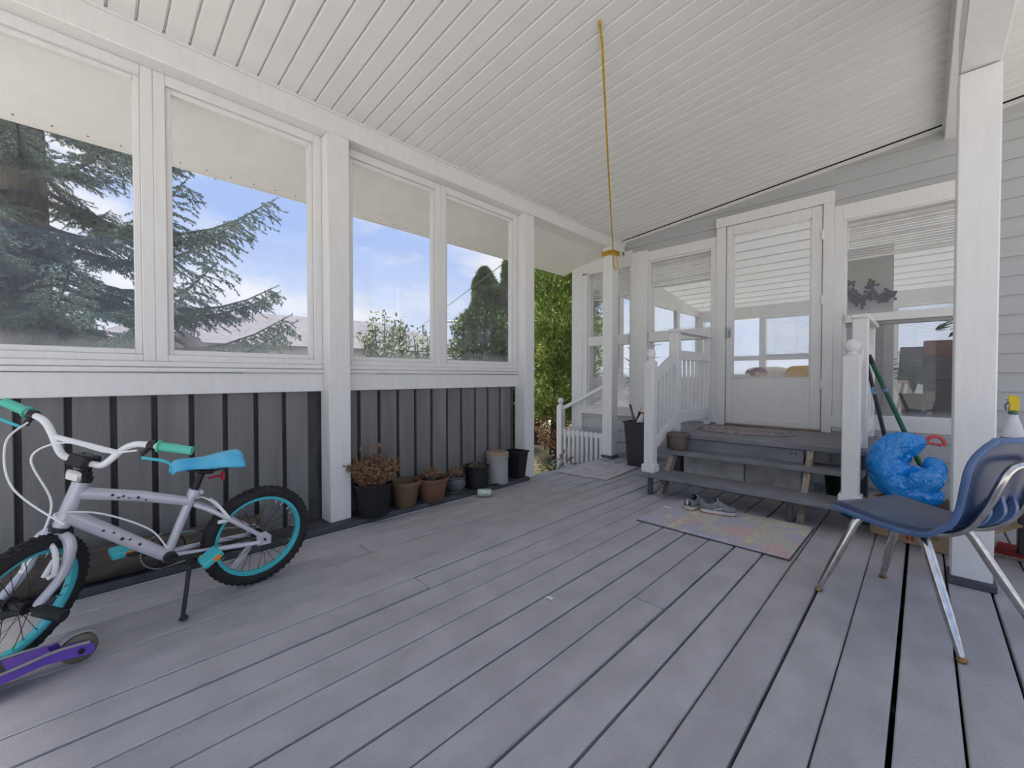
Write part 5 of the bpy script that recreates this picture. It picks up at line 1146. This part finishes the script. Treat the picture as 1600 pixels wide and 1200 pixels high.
for k in range(2): obj('tread', MB().box(.0-.30*k, .30-.30*k, -.65, .68, .26-.14*k, .30-.14*k, .005), 'step', t); obj('riser', MB().box(.26-.30*k, .28-.30*k, -.6, .6, .0, .26-.14*k), 'step', t)
t = thing('flower_cluster', 'pink and green garden flowers at the foot of the picket railing', 'flowers', (-3.35, 4.25, GZ)); a_, b_ = leafy(60, .30, .42, 0, 31, .05); obj('leaves', a_, 'shrub', t, 0)['kind'] = 'stuff'; obj('stems', b_, 'leaf', t)['kind'] = 'stuff'
fl = MB(); g = np.random.default_rng(5)
for k in range(14): fl.ball((g.uniform(-.25, .25), g.uniform(-.2, .2), .36+g.uniform(0, .12)), g.uniform(.015, .028), 6, 4)
obj('petals', fl, 'pink', t)['kind'] = 'stuff'
# ---- spruce
def needle_mesh(segs, seed, nl, wid, dens, droopz=-.25):
    """segs: list of (p, q). Needles in tufts along the twigs, one quad each, as one array mesh."""
    g = np.random.default_rng(seed); P = np.array([s[0] for s in segs]); Q = np.array([s[1] for s in segs]); D = Q-P; L = np.linalg.norm(D, axis=1); k = np.maximum(1, (L*dens).astype(int)); idx = np.repeat(np.arange(len(P)), k); n = len(idx)
    f = g.uniform(0, 1, n)[:, None]; c = P[idx]+D[idx]*f; d = D[idx]/L[idx][:, None]
    r = g.normal(0, 1, (n, 3)); r -= d*(r*d).sum(1)[:, None]; r /= np.linalg.norm(r, axis=1)[:, None]; nd = d*.75+r*.75+np.array([0, 0, droopz*.3]); nd /= np.linalg.norm(nd, axis=1)[:, None]
    s = np.cross(nd, g.normal(0, 1, (n, 3))); s /= np.linalg.norm(s, axis=1)[:, None]; l = nl*g.uniform(.7, 1.25, n)[:, None]; w = wid*g.uniform(.7, 1.3, n)[:, None]
    v = np.empty((n, 3, 3)); v[:, 0] = c-s*w; v[:, 1] = c+s*w; v[:, 2] = c+nd*l
    return v.reshape(-1, 3), n
def tri_obj(name, v, m, parent):
    n = len(v)//3; me = bpy.data.meshes.new(name); me.vertices.add(len(v)); me.vertices.foreach_set('co', v.ravel()); me.loops.add(3*n); me.loops.foreach_set('vertex_index', np.arange(3*n)); me.polygons.add(n); me.polygons.foreach_set('loop_start', np.arange(n)*3); me.polygons.foreach_set('loop_total', np.full(n, 3)); me.materials.append(M[m]); me.update(calc_edges=True); me.validate()
    o = bpy.data.objects.new(name, me); COL.objects.link(o); o.parent = parent; o['kind'] = 'stuff'; return o
def spruce(p, h, rmax, label, seed, trunk_r=.2, zlow=1.2, nb=70, dens=110, extra=()):
    t = thing('spruce_tree', label, 'tree', (p[0], p[1], GZ)); g = np.random.default_rng(seed)
    obj('trunk', MB().tube([(0, 0, 0), (0, 0, h*.3), (.03, 0, h*.7), (0, 0, h)], [trunk_r*1.1, trunk_r*.9, trunk_r*.5, .02], 14), 'bark', t)
    lim = MB(); segs = []; brs = []
    for i in range(nb):
        f = i/nb; z = zlow+(h-zlow)*f**1.1; brs.append((z, i*2.4+g.uniform(-.3, .3), rmax*(1-f)**.8*g.uniform(.75, 1.1)+.15))
    brs += list(extra)
    for z, a, l in brs:
        d = V(math.cos(a), math.sin(a), 0); sd = V(-math.sin(a), math.cos(a), 0); n_ = 9
        pts = [V(0, 0, z)+d*l*s+V(0, 0, -.20*l*math.sin(s*2.2)+.16*l*s**3) for s in np.linspace(0, 1, n_)]; lim.tube(pts, list(np.interp(np.linspace(0, 1, n_), [0, 1], [.012+.010*l, .004])), 5)
        m_ = max(6, int(l*19))
        for k in range(m_):
            s = .14+.86*(k+g.uniform(0, .9))/m_; s = min(s, 1.0); fi = s*(n_-1); i0 = min(int(fi), n_-2); b0 = pts[i0]*(1-(fi-i0))+pts[i0+1]*(fi-i0)
            for sg in (-1, 1):
                tl = (.14+.40*l*.33*(1-s*.8))*g.uniform(.6, 1.15); td = d*.6+sd*sg*g.uniform(.55, 1)+V(0, 0, g.uniform(-.45, .05)); td /= np.linalg.norm(td); e = b0+td*tl-V(0, 0, .18*tl); segs.append((b0, e))
                for q in range(max(2, int(tl*19))):
                    ff = (q+.6)/max(2, int(tl*19)); c = b0*(1-ff)+e*ff; td2 = td*.6+np.cross(td, V(0, 0, 1))*g.choice([-1, 1])*g.uniform(.4, .9)+V(0, 0, g.uniform(-.9, -.05)); td2 /= np.linalg.norm(td2); segs.append((c, c+td2*g.uniform(.05, .13)))
        segs += [(pts[q_], pts[q_+1]) for q_ in range(3, n_-1)]; segs.append((pts[-1], pts[-1]+(pts[-1]-pts[-2])*.3))
    obj('branches', lim, 'bark', t)['kind'] = 'stuff'; v, n = needle_mesh(segs, seed, .026, .0045, dens); tri_obj('needles', v, 'spruce', t); return n
tp = at(40, 500, 4.7)
NS = spruce((tp[0], tp[1]), 9.5, 2.9, 'large blue green spruce close outside the first porch windows', 11, .23, 1.35, 60, 300,
       extra=((2.55, R(30), 2.7), (2.0, R(42), 3.0), (3.1, R(38), 2.6), (3.5, R(50), 2.6), (1.75, R(20), 2.2), (2.4, R(10), 2.2), (2.9, R(-5), 2.1), (2.2, R(60), 2.6), (2.7, R(75), 2.4), (3.9, R(20), 2.4), (3.4, R(-20), 2.2), (2.6, R(-35), 2.0)))
tp2 = at(-180, 420, 7.5)
spruce((tp2[0], tp2[1]), 11, 2.6, 'tall dark spruce standing behind the large spruce', 17, .2, 1.2, 60, 110)
# ---- cedars (arborvitae): dense columns of flat sprays
def cedar(p, h, r, label, seed, m, n=9000, z0=.25, fans=.055, trunk=True, brown=False):
    t = thing('cedar_tree', label, 'tree', (p[0], p[1], GZ)); g = np.random.default_rng(seed)
    obj('trunk', MB().tube([(0, 0, 0), (.03, .02, h*.3), (0, 0, h*.85)], [.09, .06, .01], 10), 'bark', t)
    z = z0+(h-z0)*g.uniform(0, 1, n)**.9; f = (z-z0)/(h-z0); rr = r*np.minimum(1, (1-f)*2.2)**.6*np.minimum(1, .55+f*3); lob = 1+.16*np.sin(5*z+3)+.12*np.sin(11*z)
    a = g.uniform(0, 2*math.pi, n); rr = rr*lob*(1+.18*np.sin(3*a+z*4))*g.uniform(.5, 1.06, n); c = np.stack([rr*np.cos(a), rr*np.sin(a), z], 1)
    d = np.stack([np.cos(a)*.7, np.sin(a)*.7, g.uniform(.1, 1.3, n)], 1)+g.normal(0, .3, (n, 3)); d /= np.linalg.norm(d, axis=1)[:, None]; s = np.cross(d, g.normal(0, 1, (n, 3))); s /= np.linalg.norm(s, axis=1)[:, None]
    vs = []
    for k in range(5):
        b = (k-2)*.42; dd = d*math.cos(b)+s*math.sin(b); ss = s*math.cos(b)-d*math.sin(b); l = fans*g.uniform(.6, 1.35, n)[:, None]*(1-.18*abs(k-2)); w = fans*.11; st = c+d*(fans*.12*(2-abs(k-2)))
        v = np.empty((n, 3, 3)); v[:, 0] = st-ss*w; v[:, 1] = st+ss*w; v[:, 2] = st+dd*l; vs.append(v)
    tri_obj('sprays', np.concatenate(vs).reshape(-1, 3), m, t)
    return t
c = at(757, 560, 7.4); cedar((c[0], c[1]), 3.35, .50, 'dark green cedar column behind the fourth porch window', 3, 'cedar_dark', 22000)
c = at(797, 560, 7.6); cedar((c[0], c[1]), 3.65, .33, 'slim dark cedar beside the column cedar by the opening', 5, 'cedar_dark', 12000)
c = at(866, 600, 6.8); t = cedar((c[0], c[1]), 4.3, .46, 'bright green cedar seen through the porch opening', 7, 'cedar', 30000, .75)
a_, b_ = dry_clump(.32, .8, 160, 44, .1, .5, 8, .03, .003); obj('brown_skirt', a_, 'dry', t, 0)['kind'] = 'stuff'
c = at(905, 600, 8.4); cedar((c[0], c[1]), 4.6, .5, 'green cedar farther back at the corner of the house', 8, 'cedar', 18000, .5)
c = at(838, 600, 8.8); cedar((c[0], c[1]), 5.2, .5, 'tall green cedar behind the bright cedar', 9, 'cedar', 18000, .5)
# ---- leafy shrubs
def shrub(p, h, r, label, seed, n=900, size=.06):
    t = thing('garden_shrub', label, 'shrub', (p[0], p[1], GZ)); g = np.random.default_rng(seed); ms = MB(); vs = []
    for i in range(26):
        a = g.uniform(0, 6.28); l = g.uniform(.2, 1)*r; e = V(math.cos(a)*l, math.sin(a)*l, h*g.uniform(.7, 1.05)*(1-.25*(l/r)**2)); pts = spline([(0, 0, 0), (e[0]*.4, e[1]*.4, h*.5), e], 6); ms.tube(pts, .008, 4)
        for k in range(n//26):
            c_ = V(*pts[int(g.uniform(.35, .99)*len(pts))])+g.normal(0, .07, 3); d = g.normal(0, 1, 3)+V(0, 0, .3); d /= np.linalg.norm(d); s = np.cross(d, g.normal(0, 1, 3)); s /= np.linalg.norm(s); z = size*g.uniform(.6, 1.2); vs += [c_, c_+d*z*.6+s*z*.3, c_+d*z*1.3, c_, c_+d*z*1.3, c_+d*z*.6-s*z*.3]
    obj('stems', ms, 'bark', t)['kind'] = 'stuff'; tri_obj('leaves', np.array(vs), 'shrub', t)
c = at(598, 540, 9); shrub((c[0], c[1]), 2.75, .6, 'pale leafy shrub outside the third porch window', 2, 3000, .085)
c = at(622, 545, 9.5); shrub((c[0], c[1]), 2.75, .38, 'thin upright shrub beside the pale leafy shrub', 4, 1400, .08)
c = at(660, 545, 10); shrub((c[0], c[1]), 2.5, .5, 'small leafy shrub by the mullion of the third and fourth windows', 6, 2000, .08)
c = at(548, 548, 9); shrub((c[0], c[1]), 2.0, .3, 'low leafy shrub beside the tall white post outside', 8, 500)
# ---- neighbour roofs
def roof_house(name, c, hx, hy, zr, ze, rz, label, rows=12, wall='neighbour'):
    t = thing(name, label, 'house', (c[0], c[1], GZ), rz)
    obj('walls', MB().box(-hx+.4, hx-.4, -hy+.4, hy-.4, 0, ze-GZ), wall, t); gb = MB(); gb.prism([(-hy+.4, ze-GZ), (hy-.4, ze-GZ), (0, zr-GZ-.25)], -hx+.42, hx-.42, (1, 2, 0)); obj('gable', gb, wall, t)
    for s in (-1, 1):
        rs = MB(); sl_ = math.hypot(hy, zr-ze)
        rs.add([(-hx, 0, zr-GZ), (hx, 0, zr-GZ), (hx, s*hy, ze-GZ), (-hx, s*hy, ze-GZ), (-hx, 0, zr-GZ-.15), (hx, 0, zr-GZ-.15), (hx, s*hy, ze-GZ-.15), (-hx, s*hy, ze-GZ-.15)], [(0, 1, 2, 3), (7, 6, 5, 4), (3, 2, 6, 7), (0, 3, 7, 4), (1, 5, 6, 2)]); ro = obj('roof_slope', rs, 'roof', t, 0)
        for k in range(rows):
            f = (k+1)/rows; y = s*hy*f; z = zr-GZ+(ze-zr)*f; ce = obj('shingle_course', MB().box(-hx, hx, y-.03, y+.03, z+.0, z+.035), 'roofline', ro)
        obj('fascia', MB().box(-hx, hx, s*hy-.03, s*hy+.03, ze-GZ-.22, ze-GZ-.02), 'gutter', ro)
    return t
P1, P2 = at(300, 488, 16.5), at(600, 508, 21); dv = P2-P1; dv[2] = 0; Lr = np.linalg.norm(dv); dv /= Lr; rz = math.atan2(dv[1], dv[0]); ZR, ZE, HY = 3.58, 2.0, 3.9
t = thing('neighbour_house', 'neighbour house with long grey hipped shingle roof beyond the spruce', 'house', (P1[0], P1[1], GZ), rz)
obj('walls', MB().box(-2.0, Lr+2.9, -HY+.5, HY-.5, 0, ZE-GZ), 'neighbour', t)
def roof_face(pts, name='roof_slope', rows=14):
    ro = obj(name, MB().add([V(*q) for q in pts], [tuple(range(len(pts)))]), 'roof', t, 0); ro.modifiers.new('thick', 'SOLIDIFY').thickness = .12
    a, b, c_, d_ = [V(*q) for q in (pts if len(pts) == 4 else (*pts, pts[-1]))]
    for k in range(1, rows):
        f = k/rows; p_, q_ = (a+(d_-a)*f, b+(c_-b)*f); nrm = np.cross(b-a if np.linalg.norm(b-a) > .01 else c_-d_, d_-a); nrm /= np.linalg.norm(nrm); nrm *= np.sign(nrm[2])
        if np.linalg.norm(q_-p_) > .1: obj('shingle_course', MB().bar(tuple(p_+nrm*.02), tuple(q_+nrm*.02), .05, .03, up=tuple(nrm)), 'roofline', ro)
    return ro
zr, ze = ZR-GZ, ZE-GZ
A_, B_ = (0, 0, zr), (Lr, 0, zr); E1, E2, E3, E4 = (-2.6, -HY, ze), (Lr+3.4, -HY, ze), (Lr+3.4, HY, ze), (-2.6, HY, ze)
roof_face((A_, B_, E2, E1)); roof_face((B_, A_, E4, E3)); roof_face((B_, B_, E3, E2)); roof_face((A_, A_, E1, E4))
for p_, q_ in ((E1, E2), (E2, E3), (E3, E4), (E4, E1)): obj('gutter', MB().bar(p_, q_, .10, .12), 'gutter', t)
obj('vent_pipe', MB().tube([(1.6, -.5, zr-.3), (1.6, -.5, zr+.25)], .05, 8), 'gutter', t)
c = at(735, 575, 15); roof_house('garden_garage', (c[0], c[1]), 1.7, 1.8, 2.05, 1.45, R(50), 'low garage roof beyond the column cedar', 6)
c = at(250, 560, 10.5); t = roof_house('neighbour_shed', (c[0], c[1]), 1.0, 1.4, 2.15, 1.25, R(20), 'pale sided shed gable behind the spruce branches', 8)
# ---- street lamp and cable
c = at(712, 520, 26); t = thing('street_lamp', 'grey street lamp arm beyond the column cedar', 'street lamp', (c[0]+.5, c[1]+.4, GZ)); obj('pole', MB().tube([(0, 0, 0), (0, 0, 4.7)], .07, 8), 'pole', t); obj('arm', MB().tube(spline([(0, 0, 4.5), (-.25, -.2, 4.85), (-.7, -.5, 4.9)], 4), .04, 6), 'pole', t); obj('lamp_head', MB().ball((-.85, -.62, 4.88), .18, 10, 6, (1.5, 1.2, .5)), 'pole', t)
a = V(-3.75, 3.72, 2.43); b = at(610, 546, 24); d = b-a; n_ = 16; pts = [a+d*k/n_-V(0, 0, .0*math.sin(math.pi*k/n_)) for k in range(n_+1)]
o = obj('overhead_cable', MB().tube(pts, .006, 5), 'gutter'); tag(o, 'thin dark service cable running from the eave to the neighbour roof', 'cable')
